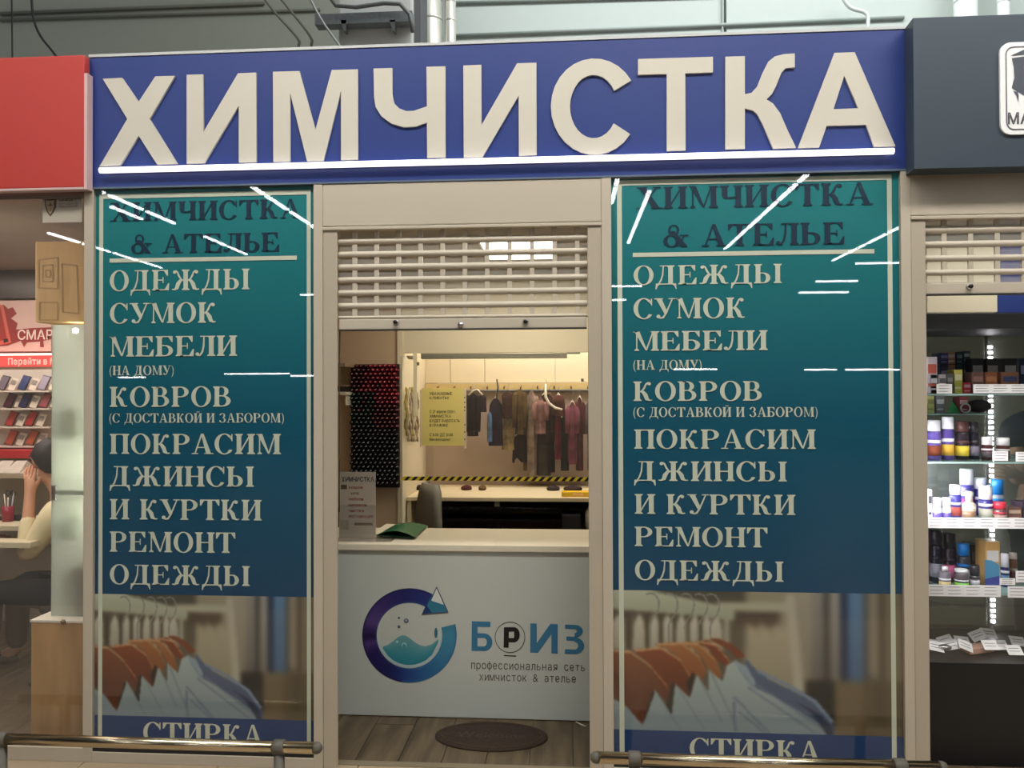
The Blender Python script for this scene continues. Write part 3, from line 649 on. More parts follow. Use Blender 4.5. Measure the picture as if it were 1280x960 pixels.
poster(-2.07, -1.085, [('ХИМЧИСТКА', 137.9, 376.7, 274.5, 251), ('& АТЕЛЬЕ', 163.6, 349.6, 315.5, 292), ('ОДЕЖДЫ', 137, 312.3, 362.7, 337), ('СУМОК', 137, 271.7, 403.8, 378.4), ('МЕБЕЛИ', 137, 296.8, 445.3, 420), ('(НА ДОМУ)', 136.3, 217.8, 468.8, 457),
    ('КОВРОВ', 137, 290, 508.4, 483.2), ('(С ДОСТАВКОЙ И ЗАБОРОМ)', 136, 355.5, 528.2, 516.6), ('ПОКРАСИМ', 137, 351.5, 567.5, 542.3), ('ДЖИНСЫ', 137, 317.7, 608, 582.9), ('И КУРТКИ', 137, 327.4, 649.8, 624.3), ('РЕМОНТ', 137, 294.7, 690.4, 665), ('ОДЕЖДЫ', 137, 312.5, 731.3, 706.6), ('СТИРКА', 178.8, 329.5, 930, 904.5)],
    'narrow teal poster listing dry cleaning services in the left window', .726, at(255, 897, YP).z, (123.5, 128.5), (383.5, 388.5), (240.5, 246), (137, 371, 325.3, 322.6))
poster(.186, 1.358, [('ХИМЧИСТКА', 795.6, 1091, 258.4, 231), ('& АТЕЛЬЕ', 829, 1056.7, 306.8, 279.5), ('ОДЕЖДЫ', 791.7, 977.6, 355, 331), ('СУМОК', 791.7, 933, 398, 372.4), ('МЕБЕЛИ', 791.7, 960, 438, 413.5), ('(НА ДОМУ)', 791, 877.7, 462, 450),
    ('КОВРОВ', 791.7, 954, 501, 476.6), ('(С ДОСТАВКОЙ И ЗАБОРОМ)', 791, 1022.7, 521, 509), ('ПОКРАСИМ', 792.6, 1020.3, 561, 536.8), ('ДЖИНСЫ', 792.6, 984, 601.4, 576.8), ('И КУРТКИ', 793.2, 994.7, 643, 618), ('РЕМОНТ', 793.2, 960, 683.5, 658.9), ('ОДЕЖДЫ', 793.5, 979.7, 726, 701), ('СТИРКА', 861.8, 1026.6, 950, 924.5)],
    'wide teal poster listing dry cleaning services in the right window', .775, at(945, 916, YP).z, (772.5, 778.5), (1111, 1117), (222, 228.5), (791, 1093, 318.9, 313.8))
# ------------------------------------------------------------------ roller shutters
def shutter(x0, x1, gl, gr, ztop, zbot, rows, wx, wstart, label, locks):
    """rows: z (bottom,top) of each row of windows"""
    t = thing('roller_shutter', ((x0 + x1) / 2, .03, zbot), label, 'shutter')
    MB().box(gl, gr, -.004, .2, ztop + .025, 2.5, bev=.004).build('shutter_box', ALU, t)
    MB().box(gl, gr, -.01, .05, ztop + .008, ztop + .022, bev=.003).build('box_lip', ALU, t)
    for a, b in ((gl, x0), (x1, gr)):
        if b - a > .01: MB().box(a + .001, b, -.002, .014, 0, ztop + .01, bev=.003).build('guide_rail', ALU2, t)
    pr = [r[1] for r in rows]
    for k, (za, zb) in enumerate(rows):
        lo = rows[k + 1][1] if k + 1 < len(rows) else zbot + .045
        mb = MB()
        y0, y1 = .02, .032
        # solid strip under the windows: gently bowed
        n = 5; h = za - lo
        vs = []; 
        for i in range(n + 1):
            z = za - h * i / n; yb = y0 - .006 * math.sin(PI * i / n)
            vs += [(x0, yb, z), (x1, yb, z), (x0, y1, z), (x1, y1, z)]
        fs = []
        for i in range(n): o = 4 * i; fs += [(o + 4, o + 5, o + 1, o), (o + 2, o + 3, o + 7, o + 6)]
        fs += [(0, 1, 3, 2), (4 * n + 2, 4 * n + 3, 4 * n + 1, 4 * n)]
        mb.add(vs, fs)
        c = 0; px = wstart
        while px < x1 + wx:
            a, b = px - .0095, px + .0095
            a, b = max(a, x0), min(b, x1)
            if b > a: mb.box(a, b, y0 + .001, y1, za - .002, zb + .002)
            px += wx
        sl = mb.build('slat', ALU, t)
        MB().box(x0, x1, .026, .027, za, zb).build('clear_window', glass_mat('polycarbonate', f0=.05, veil=.16, vcol=(.7, .66, .58)), sl)
    MB().box(x0 + .004, x1 - .004, .012, .04, zbot, zbot + .045, bev=.004).build('bottom_bar', ALU, t)
    MB().box(x0 + .004, x1 - .004, .008, .04, zbot - .004, zbot + .001).build('rubber_seal', mat('dark_rubber', (50, 44, 38), .7), t)
    for (px, py, c) in locks:
        q = at(px, py, .0)
        MB().tube([(q.x, .012, q.z), (q.x, .002, q.z)], .0115, 14).build('lock_ring', METALC, t)
        if c: MB().tube([(q.x, .002, q.z), (q.x, -.008, q.z)], .0085, 12).build('lock_cylinder', mat('dark_metal', (50, 46, 44), .35, .8), t)
    return t
rows = [(at(575, 270 + b / 3.556, .02).z, at(575, 270 + a / 3.556, .02).z) for a, b in ((60, 92), (118, 150), (176, 207), (234, 265), (291, 323), (349, 381), (407, 439))]
shutter(-.983, .086, -1.045, .145, 2.292, 1.874, rows, .0957, -.913, 'half-raised see-through roller shutter over the dry cleaner entrance', [(494.5, 402.5, 1), (657, 402, 1), (575.5, 405.5, 0)])
rows = [(at(1220, 200 + b / 4, .02).z, at(1220, 200 + a / 4, .02).z) for a, b in ((298, 330), (364, 403), (434, 474), (504, 545), (574, 612))]
shutter(1.457, 2.62, 1.397, 2.68, 2.292, 1.997, rows, .1045, at(1180.7, 320, .02).x, 'half-raised see-through roller shutter at the right edge over the product display', [(1213, 358, 1)])
# pull cord at the left of the opening
cable([(424, 396), (427, 402), (425, 412), (424, 500), (424, 640)], .03, .003, mat('brown_cord', (70, 56, 40), .7), 'pull_cord', 'thin dark cord hanging along the left shutter guide', 'cord')
# ------------------------------------------------------------------ dry cleaner's room
wallb = mat('beige_wall', (200, 176, 146), .8, var=.03, scale=2)
wallc = mat('cream_wall', (222, 211, 182), .7, var=.02, scale=2)
YW = 2.2
boxm('wall_left', wallb, (-2.105, -2.06, .08, 3.3, 0, 2.5), kind='structure')
boxm('wall_right', wallc, (1.375, 1.4, .08, 3.3, 0, 2.5), kind='structure')
boxm('wall_back', wallb, (-2.06, -1.2, YW, YW + .05, 0, 2.46), kind='structure')
boxm('ceiling', mat('shop_ceiling', (196, 184, 160), .8), (-2.1, 1.4, .21, 3.3, 2.46, 2.5), kind='structure')
boxm('wall_niche_side', wallc, (-1.2, -1.165, YW - .02, 3.1, 0, 2.46), kind='structure')
boxm('wall_niche_header', wallc, (-1.165, 1.375, YW, YW + .06, 1.885, 2.46), kind='structure')
nb = thing('wall_niche_back', (0, 3.1, 0), None, None, kind='structure')
boxm('lower_board', mat('mauve_grey_board', (176, 156, 140), .7, var=.03), (-1.165, 1.375, 3.1, 3.14, 0, 1.62), nb)
xs = [-1.165] + [at(p, 460, 3.09).x for p in (563, 606, 694)] + [.55, 1.375]
for a, b in zip(xs[:-1], xs[1:]): MB().box(a + .002, b - .002, 3.085, 3.14, 1.685, 2.46, bev=.002).build('upper_panel', wallc, nb)
boxm('wall_east_inner', wallc, (1.375, 1.38, .08, 3.3, 0, 2.46), kind='structure')
# dim inner lamp panel
q = at(650, 303, .08)
lp = thing('ceiling_panel_light', (-.28, 1.3, 2.45), 'square glowing ceiling panel seen through the raised shutter', 'lamp')
MB().box(-.5, -.06, 1.0, 1.62, 2.445, 2.46, bev=.003).build('frame', WHITEP, lp)
MB().box(-.48, -.08, 1.02, 1.60, 2.438, 2.447).build('diffuser', emis('panel_glow', (255, 246, 226), 9), lp)
# aluminium rail under the header, acrylic screen with hazard tape
a = at(527, 445, YW - .03); b = at(709, 445, YW - .03)
rl = thing('screen_rail', ((a.x + b.x) / 2, YW - .03, a.z - .02), 'grey aluminium rail above the clear screen under the header', 'rail')
MB().box(a.x, b.x, YW - .06, YW - .005, a.z - .022, a.z + .016, bev=.004).build('profile', mat('grey_rail', (150, 146, 128), .35, .5), rl)
MB().box(b.x, b.x + .09, YW - .045, YW - .02, a.z + .006, a.z + .02, bev=.003).build('rail_end', mat('grey_rail'), rl)
MB().lathe(a.x - .07, YW - .04, [(.035, 1.865), (.03, 1.85), (.02, 1.84)], 12).build('ceiling_rose', wallc, rl)
s0 = at(500, 598, YW - .1)
zt0 = 1.86
sc = thing('acrylic_screen', (-.3, YW - .1, s0.z), 'clear acrylic screen with yellow and black tape along its bottom edge', 'screen')
MB().box(s0.x, 1.3, YW - .102, YW - .098, s0.z - .004, zt0).build('sheet', glass_mat('acrylic', f0=.04, veil=.04, vcol=(.62, .55, .5)), sc)
tp = MB(); y = YW - .1035; zc = s0.z; hh = .014; x = s0.x; i = 0
while x < 1.28:
    tp.flat([(x, zc - hh), (x + .026, zc - hh), (x + .026 + .026, zc + hh), (x + .026, zc + hh)], y, (238, 214, 66) if i % 2 == 0 else (24, 20, 16)); x += .026; i += 1
tp.build('hazard_tape', PRINT, sc)
a = at(519, 440, YW - .1); b = at(523, 520, YW - .1)
for dx in (0,): MB().box(a.x - .012, a.x + .012, YW - .11, YW - .09, b.z, zt0 + .02).build('hanger_strip', mat('white_strip', (226, 216, 186), .5), sc)
for px, py in ((522.5, 454.5), (728, 475)):
    q = at(px, py, YW - .1); MB().box(q.x - .01, q.x + .01, YW - .108, YW - .092, q.z - .012, q.z + .01, bev=.003).build('clamp', mat('clamp_grey', (120, 112, 88), .5), sc)
# notice on the screen
Yn = YW - .112
a = at(527, 557, Yn); b = at(580, 485, Yn)
nt_ = thing('notice_sheet', ((a.x + b.x) / 2, Yn, a.z), 'yellowish paper notice taped to the clear screen', 'notice')
MB().box(a.x, b.x, Yn, Yn + .002, a.z, b.z).build('paper', mat('yellow_paper', (232, 214, 128), .7, var=.04), nt_)
q = at(583, 558, Yn); MB().box(a.x - .012, a.x, Yn, Yn + .002, a.z - .01, b.z - .01).build('binding_strip', mat('pale_strip', (224, 206, 180), .6), nt_)
MB().box(b.x, q.x, Yn, Yn + .002, a.z - .02, b.z).build('binding_strip', mat('pale_strip'), nt_)
tx = MB()
for py in (497, 503, 509, 513, 531, 540, 549): r = at(580.8, py, Yn); tx.box(r.x - .003, r.x + .004, Yn - .0012, Yn, r.z - .005, r.z + .005, (40, 30, 24))
for s_, x0, x1, yb, yt in (('УВАЖАЕМЫЕ', 537, 565, 493.8, 490.3), ('КЛИЕНТЫ!', 537, 561, 499, 495.8), ('С 27 апреля 2020 г.', 537, 570, 516.4, 512.6), ('ХИМЧИСТКА', 537, 564, 522, 518.5), ('БУДЕТ РАБОТАТЬ', 537, 575, 527.8, 524.3), ('В ГРАФИКЕ', 537, 560, 533.4, 530), ('С 11-00 ДО 21-00', 537, 566, 545.3, 541.5), ('Без выходных', 537, 563, 550.8, 547.4)):
    sansp(s_, x0, x1, yb, yt, Yn - .001, (66, 56, 34), tx, .012)
tx.build('print', PRINT, nt_)
# bundle of zips and tapes hanging on the niche side wall
zg = []
for i in range(12):
    Y = YW + .03 + i * .036
    a = at(516, 484 + (i % 3) * 3, Y); a.x = -1.148 + .006 * (i % 2); L = at(516, 545 + (i * 7) % 14, Y).z
    c = [(196, 180, 90), (228, 220, 196), (120, 92, 70), (200, 186, 160), (96, 70, 56), (180, 160, 120)][i % 6]
    mb = MB(); n = 16
    pts = [(a.x + .006 * math.sin(k * .9 + i), Y + .004 * math.cos(k * 1.3), a.z + (L - a.z) * k / n) for k in range(n + 1)]
    mb.tube(pts, [.008 + .004 * (k % 2) for k in range(n + 1)], 6, c)
    mb.build('hanging_zip', CLOTH, label='zips and braid tapes hanging in a bunch beside the yellowish notice', cat='zip', group='zips beside the notice')
# ------------------------------------------------------------------ spool rack
Yr = YW - .03
a = at(439, 609, Yr); b = at(499.5, 455, Yr)
rk = thing('thread_rack', ((a.x + b.x) / 2, Yr, a.z), 'tall rack board packed with thread spools on the beige wall', 'rack')
MB().box(a.x, b.x, Yr - .004, Yr + .028, a.z, b.z, bev=.003).build('board', mat('rack_board', (50, 36, 32), .7), rk)
pe = MB(); 
spools = {}
def spool(c1, c2, e):
    mb = MB(); n = 10
    pr = [(.0, .0), (.0125, .0), (.0125, .006), (.0105, .008), (.0105, .036), (.0125, .038), (.0125, .044), (.005, .044), (.005, .05)]
    k = len(pr); vs = [(r * math.cos(2 * PI * j / n), -z, r * math.sin(2 * PI * j / n)) for r, z in pr for j in range(n)]
    fs = []; cl = []
    for i in range(k - 1):
        for j in range(n): fs.append((i * n + j, i * n + (j + 1) % n, (i + 1) * n + (j + 1) % n, (i + 1) * n + j)); cl.append(c1 if i in (2, 3, 4) else c2)
    fs.append(tuple(range((k - 1) * n, k * n))); cl.append(e)
    mb.add(vs, fs, cl, True); return mb
SP = {'red': ((150, 20, 44), (116, 16, 34), (196, 120, 130), 'crimson thread spools on the upper right of the tall rack', 'crimson thread spools'),
      'dred': ((90, 14, 30), (64, 10, 22), (150, 96, 104), 'wine red thread spools on the right side of the tall rack', 'wine red thread spools'),
      'green': ((16, 44, 36), (14, 30, 26), (96, 110, 104), 'dark green thread spools on the left side of the tall rack', 'dark green thread spools'),
      'black': ((16, 18, 24), (12, 14, 18), (110, 112, 116), 'black thread spools on the lower half of the tall rack', 'black thread spools')}
R30 = 30; pz = (b.z - a.z - .02) / R30; pxs = (b.x - a.x - .012) / 10
for r in range(R30):
    for c in range(10):
        x = a.x + .012 + pxs * (c + (.5 if r % 2 else 0) + .1); z = b.z - .014 - r * pz
        fx, fz = c / 10, r / R30
        if fz > .53: kd = 'black'
        elif fz > .2 and fx < .45: kd = 'green'
        elif fz > .38: kd = 'dred'
        elif fx + fz < .35 or fz > .3: kd = 'dred'
        else: kd = 'red'
        if random.random() < .06: kd = 'dred' if kd != 'black' else 'green'
        d = SP[kd]
        if kd not in spools:
            spools[kd] = spool(d[0], d[1], d[2]).build('thread_spool', GLOSSP, label=d[3], cat='spool', group=d[4], origin=(0, 0, 0))
            o = spools[kd]
        else: o = spools[kd].copy(); COL.objects.link(o)
        o.location = (x, Yr - .005, z)
# small shelf with a dark box at the left
s_ = at(423, 492, YW - .1); e_ = at(438, 492, YW - .1)
sh = thing('wall_shelf', ((s_.x + e_.x) / 2 - .03, YW - .1, s_.z), 'short white wall shelf at the left of the spool rack', 'shelf')
MB().box(s_.x - .12, e_.x, YW - .2, YW, s_.z - .012, s_.z + .012, bev=.002).build('board', WHITEP, sh)
MB().box(e_.x - .02, e_.x - .01, YW - .16, YW, s_.z - .08, s_.z - .012).build('bracket', WHITEP, sh)
q = at(430, 486, YW - .1)
t = thing('storage_box', (q.x, YW - .1, s_.z + .012), 'small black box standing on the short white shelf', 'box')
MB().box(q.x - .03, q.x + .03, YW - .16, YW - .04, s_.z + .0125, s_.z + .05, bev=.003).build('body', mat('black_box', (30, 24, 24), .6), t)
MB().box(q.x - .032, q.x + .032, YW - .162, YW - .038, s_.z + .05, s_.z + .06, bev=.003).build('lid', mat('tan_lid', (150, 126, 96), .6), t)
q = at(425, 452, YW - .1)
t = thing('wall_cabinet', (q.x - .1, YW - .1, q.z - .05), 'beige wall cabinet corner above the short white shelf', 'cabinet')
MB().box(-2.05, at(438, 452, YW - .15).x, YW - .28, YW, at(430, 456, YW - .28).z - .012, at(430, 456, YW - .28).z + .012, bev=.002).build('base', mat('cabinet_beige', (150, 130, 104), .6), t)
# ------------------------------------------------------------------ work table behind the screen
Zt = at(620, 622, 2.3).z
tb = thing('work_table', (.1, 2.7, 0), 'long cream work table under the clear screen', 'table')
xa = -1.16
MB().box(xa, 1.3, 2.3, 3.08, Zt - .028, Zt, bev=.003).build('tabletop', mat('cream_tabletop', (226, 212, 178), .4, var=.02), tb)
for lx in (-.52, .45, 1.2): MB().box(lx - .015, lx + .015, 2.55, 2.58, 0, Zt - .03).build('leg', mat('table_leg', (70, 60, 50), .5), tb)
for a_, b_ in (((598, 640), (622, 668)), ((668, 640), (650, 668))):
    p = at(*a_, 2.56); r = at(*b_, 2.56); MB().tube([p, r], .012, 6).build('brace', mat('brace_dark', (52, 40, 32), .5), tb)
MB().box(xa, xa + .03, 2.32, 3.05, 0, Zt - .03).build('side_panel', mat('cream_tabletop'), tb)
boxm('under_panel', mat('under_table_brown', (62, 44, 36), .7), (xa + .03, 1.3, 2.98, 3.0, 0, Zt - .03), tb)
# long black wrapped roll under the table top
q = at(640, 636, 2.5); ra = .062; x0 = at(551, 630, 2.5).x
rr = thing('fabric_roll', (.3, 2.5, q.z - ra), 'long black roll wrapped in shiny film lying under the work table', 'roll')
mb = MB(); pts = []; rad = []
for i in range(90): pts.append((x0 + 1.75 * i / 89, 2.5, q.z - .0)); rad.append(ra + .0022 * math.sin(i * 2.1) + .0015 * math.sin(i * .7))
mb.tube(pts, rad, 18).build('wrapped_roll', mat('black_film', (14, 14, 17), .22, var=.1, bump=.25, scale=40), rr)
MB().box(x0 + .02, 1.25, 2.42, 2.6, q.z - ra - .022, q.z - ra - .001).build('carrier_board', mat('black_box'), rr)
for lx in (-.5, .46):
    MB().box(lx, lx + .02, 2.44, 2.46, 0.0, q.z - ra - .022).build('carrier_leg', mat('black_box'), rr)
t = thing('bracket_clip', (at(621, 626, 2.32).x, 2.32, Zt - .07), 'small grey clip under the front edge of the work table', 'clip')
MB().box(at(618, 626, 2.32).x, at(624.5, 626, 2.32).x, 2.31, 2.325, Zt - .066, Zt - .0285, bev=.002).build('clip_body', mat('clamp_grey'), t)
# things on the table
q = at(702, 618, 2.4); q2 = at(742, 618, 2.4)
t = thing('yellow_box', ((q.x + q2.x) / 2, 2.42, Zt), 'flat yellow box on the right end of the work table', 'box')
MB().box(q.x, q2.x, 2.36, 2.46, Zt + .0005, Zt + .034, bev=.003).build('carton', mat('yellow_card', (222, 180, 40), .5), t)
w0 = at(716, 612, 2.36); MB().box(w0.x, w0.x + .075, 2.3585, 2.36, Zt + .012, Zt + .027, bev=0).build('label', mat('orange_label', (240, 190, 140), .5), t)
for i, (px0, px1, lab, rgb) in enumerate(((513, 540, 'dark folded cloth on the left end of the work table', (48, 28, 26)), (576, 590, 'small dark red pincushion on the work table below the tape', (70, 24, 26)), (598, 608, 'small brown reel on the work table right of the pincushion', (90, 66, 40)), (683, 700, 'small dark bundle of scraps on the work table left of the yellow box', (44, 34, 32)), (704, 728, 'long dark bundle of scraps at the back of the work table above the yellow box', (52, 36, 36)))):
    Yt = 2.75; a = at(px0, 603, Yt); b = at(px1, 603, Yt); w = (b.x - a.x) / 2
    MB().lathe((a.x + b.x) / 2, Yt, [(.9, Zt + .0005), (1, Zt + .012), (.85, Zt + .026), (.4, Zt + .034)], 16, sx=w, sy=.06).build(['folded_cloth', 'pincushion', 'reel', 'scrap_bundle', 'scrap_bundle'][i], mat('scrap_%d' % i, rgb, .9), label=lab, cat=['cloth', 'pincushion', 'reel', 'bundle', 'bundle'][i])
# white bag at the right under the table
q = at(735, 640, 2.37)
MB().lathe(q.x + .05, 2.37, [(.05, q.z - .16), (.07, q.z - .1), (.072, q.z), (.04, q.z + .05), (.012, Zt - .029)], 14).build('plastic_bag', mat('white_bag', (200, 190, 176), .5), label='white plastic bag hanging at the right under the work table', cat='bag')
q = at(712, 650, 2.35)
t = thing('machine_case', (q.x, 2.35, q.z - .05), 'dark grey machine case low under the right end of the work table', 'case')
MB().box(q.x - .055, q.x + .08, 2.3, 2.42, q.z - .16, q.z + .045, bev=.01).build('body', mat('case_grey', (44, 44, 46), .5), t)
MB().tube([(q.x - .02, 2.36, q.z + .045), (q.x - .01, 2.36, q.z + .07), (q.x + .03, 2.36, q.z + .07), (q.x + .04, 2.36, q.z + .045)], .006, 6).build('handle', mat('black_box'), t)
# ------------------------------------------------------------------ coat rail and clothes
Yh = 3.0
hr = thing('coat_rail', (.1, Yh, 1.63), 'pale wooden coat rail with hooks across the niche wall', 'rail')
MB().box(-1.16, 1.37, 3.05, 3.085, 1.625, 1.68, bev=.003).build('board', mat('pale_rail_wood', (208, 184, 124), .5, var=.1, stretch=(1, 8, 8)), hr)
for i in range(18):
    x = -1.05 + i * .135
    MB().tube([(x, 3.05, 1.655), (x, 3.02, 1.65), (x, 3.0, 1.635), (x, 2.985, 1.65)], .005, 6).build('hook', mat('brown_hook', (120, 84, 44), .4, .3), hr)
def hanger(x, y, ztop, w, wood, label):
    t = thing('clothes_hanger', (x, y, ztop - .12), label, 'hanger')
    m = mat('white_plastic', (226, 220, 204), .4) if not wood else mat('wood_hanger', (120, 78, 44), .5)
    MB().tube([(x - w, y, ztop - .115), (x - w * .5, y, ztop - .085), (x, y, ztop - .06), (x + w * .5, y, ztop - .085), (x + w, y, ztop - .115)], [.004, .006, .008, .006, .004], 6).build('arms', m, t)
    pts = [(x, y, ztop - .055), (x, y, ztop - .02)] + [(x + .014 * math.sin(a) * 1.0, y + 0.0, ztop - .006 + .014 * (1 - math.cos(a)) * .5) for a in (0.6, 1.4, 2.2, 3.0)]
    MB().tube(pts, .0022, 6).build('hook', METALC, t)
    return t
def garment(name, px0, px1, pyt, pyb, Y, rgb, label, cat, w1=None, fold=3, sleeves=True, drop=.55, trim=None, hem=0.0, dep=.045):
    """a hung garment: shoulders slope from the hanger, body with vertical folds, hollow hem, two sleeves"""
    a = at(px0, pyt, Y); b = at(px1, pyb, Y); cx = (a.x + b.x) / 2; w = abs(b.x - a.x) / 2; w1 = w if w1 is None else w * w1; h = a.z - b.z
    t = thing(name, (cx, Y, b.z), label, cat)
    n = 28; rows_ = 16; vs = []; cols = []
    rs = random.random() * 6
    for i in range(rows_ + 1):
        f = i / rows_; z = a.z - h * f
        ww = w * min(1, .28 + .72 * (min(f / .16, 1)) ** .6) if f < .16 else w + (w1 - w) * (f - .16) / .84
        if sleeves: ww *= .8
        for j in range(n):
            an = 2 * PI * j / n; amp = .02 + .13 * f
            r = 1 + amp * math.sin(fold * an * 2 + rs + f * .8) + .05 * math.sin(5 * an + rs * 2)
            vs.append((cx + math.cos(an) * ww * r, Y + math.sin(an) * dep * (.5 + .5 * min(1, f * 4)) * r, z + hem * h * .03 * math.sin(an * 3 + rs) * f))
    fs = [(i * n + (j + 1) % n, i * n + j, (i + 1) * n + j, (i + 1) * n + (j + 1) % n) for i in range(rows_) for j in range(n)]
    cl = []
    for i in range(rows_):
        for j in range(n):
            c = rgb
            if trim and trim[0] <= i / rows_ < trim[1]: c = trim[2]
            cl.append(c)
    mb = MB(); mb.add(vs, fs, cl, True); mb.add(vs[:n], [tuple(reversed(range(n)))], [rgb])
    mb.build('garment_body', CLOTH, t)
    if sleeves:
        for sx in (-1, 1):
            L = h * drop; x0 = cx + sx * w * .62
            pts = [(x0, Y - .01, a.z - h * .05 - .01), (cx + sx * w * .84, Y - .02, a.z - h * .12 - .01), (cx + sx * w * .93, Y - .03, a.z - .02 - L * .5), (cx + sx * w * .9, Y - .035, a.z - L)]
            MB().tube(pts, [.016, .022, .02, .017], 8, rgb, r2=[.016, .026, .024, .02]).build('sleeve', CLOTH, t)
    return t
GS = [ # name,px0,px1,top,bottom,dY,rgb,label,cat,opts
    ('jacket', 583, 599, 491, 545, 0, (22, 20, 24), 'black jacket hanging first on the coat rail beside the notice', 'jacket', dict(drop=.9)),
    ('waistcoat', 598, 608, 493, 515, .01, (40, 30, 36), 'short dark waistcoat right of the first black jacket', 'waistcoat', dict(sleeves=False)),
    ('dress', 612, 628, 498, 557, -.02, (36, 28, 48), 'navy dress with a blue side panel on the coat rail', 'dress', dict(w1=1.1, sleeves=False)),
    ('scarf', 609, 615.5, 515, 552, -.05, (92, 128, 170), 'pale blue scarf hanging at the left side of the navy dress', 'scarf', dict(sleeves=False)),
    ('fur_collar', 627, 642, 489, 523, -.02, (70, 46, 38), 'brown fur collar above the cream skirt on the coat rail', 'collar', dict(sleeves=False, w1=.8)),
    ('skirt', 629, 643, 510, 562, .03, (176, 156, 112), 'cream skirt hanging below the brown fur collar', 'skirt', dict(sleeves=False, w1=1.2)),
    ('coat', 643, 657, 487, 543, -.03, (92, 74, 36), 'olive coat in the middle of the coat rail', 'coat', dict(drop=.85)),
    ('shawl', 641, 661, 543, 575, .02, (38, 24, 26), 'dark fringed shawl hanging below the olive coat', 'shawl', dict(sleeves=False, hem=4)),
    ('trousers', 654, 663, 520, 588, .05, (90, 72, 44), 'khaki trousers hanging below the dark shawl', 'trousers', dict(sleeves=False)),
    ('robe', 656, 673, 489, 594, -.01, (146, 128, 116), 'long pale grey robe with dark edging on the coat rail', 'robe', dict(drop=.4, w1=.7)),
    ('shirt', 668, 684, 500, 542, -.05, (152, 114, 110), 'pinkish shirt in front of the pale grey robe', 'shirt', dict(drop=.6)),
    ('coat', 670, 690, 494, 552, 0, (56, 32, 32), 'dark brown coat right of the pale grey robe', 'coat', dict(drop=.8)),
    ('long_skirt', 671, 687, 545, 594, .03, (66, 62, 56), 'long grey striped skirt below the dark brown coat', 'skirt', dict(sleeves=False)),
    ('coat', 678, 695, 493, 590, .05, (34, 26, 28), 'long black coat behind the dark brown coat and the fur vest', 'coat', dict(drop=.6)),
    ('fur_vest', 690, 706, 494, 520, -.04, (88, 52, 42), 'rust brown fur vest near the right end of the coat rail', 'vest', dict(sleeves=False)),
    ('dress', 694, 702, 515, 574, -.03, (104, 26, 52), 'maroon dress below the rust brown fur vest', 'dress', dict(sleeves=False)),
    ('suit', 700, 712, 518, 588, 0, (30, 40, 42), 'black and dark teal suit right of the maroon dress', 'suit', dict(drop=.7)),
    ('coat', 709, 722, 503, 580, -.06, (118, 66, 82), 'long pink coat near the right end of the coat rail', 'coat', dict(drop=.5)),
    ('coat', 719, 730, 497, 588, 0, (78, 30, 40), 'long dark maroon coat right of the pink coat', 'coat', dict(drop=.5)),
    ('coat', 733, 750, 497, 588, 0, (96, 84, 86), 'grey coat last on the coat rail beside the door frame', 'coat', dict(drop=.5)),
]
for i, g in enumerate(GS):
    Y = Yh - .06 + g[5]
    garment(g[0], g[1], g[2], g[3], g[4], Y, g[6], g[7], g[8], **g[9])
    if g[3] < 506: a = at((g[1] + g[2]) / 2, g[3], Y); hanger(a.x, Y, min(1.66, a.z + .075), (at(g[2], 500, Y).x - at(g[1], 500, Y).x) * .3, i % 3 == 1, 'hanger carrying the ' + g[7].replace(' on the coat rail', ''))
# blue panel on the navy dress, black cord, white hanger in front
a = at(614, 520, Yh - .13); b = at(620, 551, Yh - .13)
pts = [at(621, 474, Yh - .1), at(622.5, 484, Yh - .1), at(621, 497, Yh - .12), at(624, 506, Yh - .12)]
MB().tube(pts, .007, 6).build('belt', mat('black_belt', (26, 20, 24), .6), label='black belt looped over the coat rail above the navy dress', cat='belt')
pts = [at(682, 480, Yh - .16), at(682, 496, Yh - .16), at(686, 504, Yh - .16), at(694, 510, Yh - .16), at(703, 512, Yh - .16)]
t = thing('clothes_hanger', pts[2], 'curved white plastic hanger tilted in front of the clothes at the right', 'hanger')
MB().tube(pts, [.008, .01, .011, .01, .008], 8).build('arm', mat('white_plastic'), t)
MB().tube([pts[0], pts[0] + Vector((.01, 0, .02)), pts[0] + Vector((.0, .02, .035))], .003, 6).build('hook', METALC, t)
pts = [at(586, 494, Yh - .13), at(592, 488, Yh - .13), at(597, 487, Yh - .13), at(603, 494, Yh - .13)]
t = thing('clothes_hanger', pts[1], 'white plastic hanger showing above the first black jacket', 'hanger')
MB().tube(pts, .007, 8).build('arm', mat('white_plastic'), t); MB().tube([pts[1], pts[1] + Vector((.005, .02, .05))], .003, 6).build('hook', METALC, t)
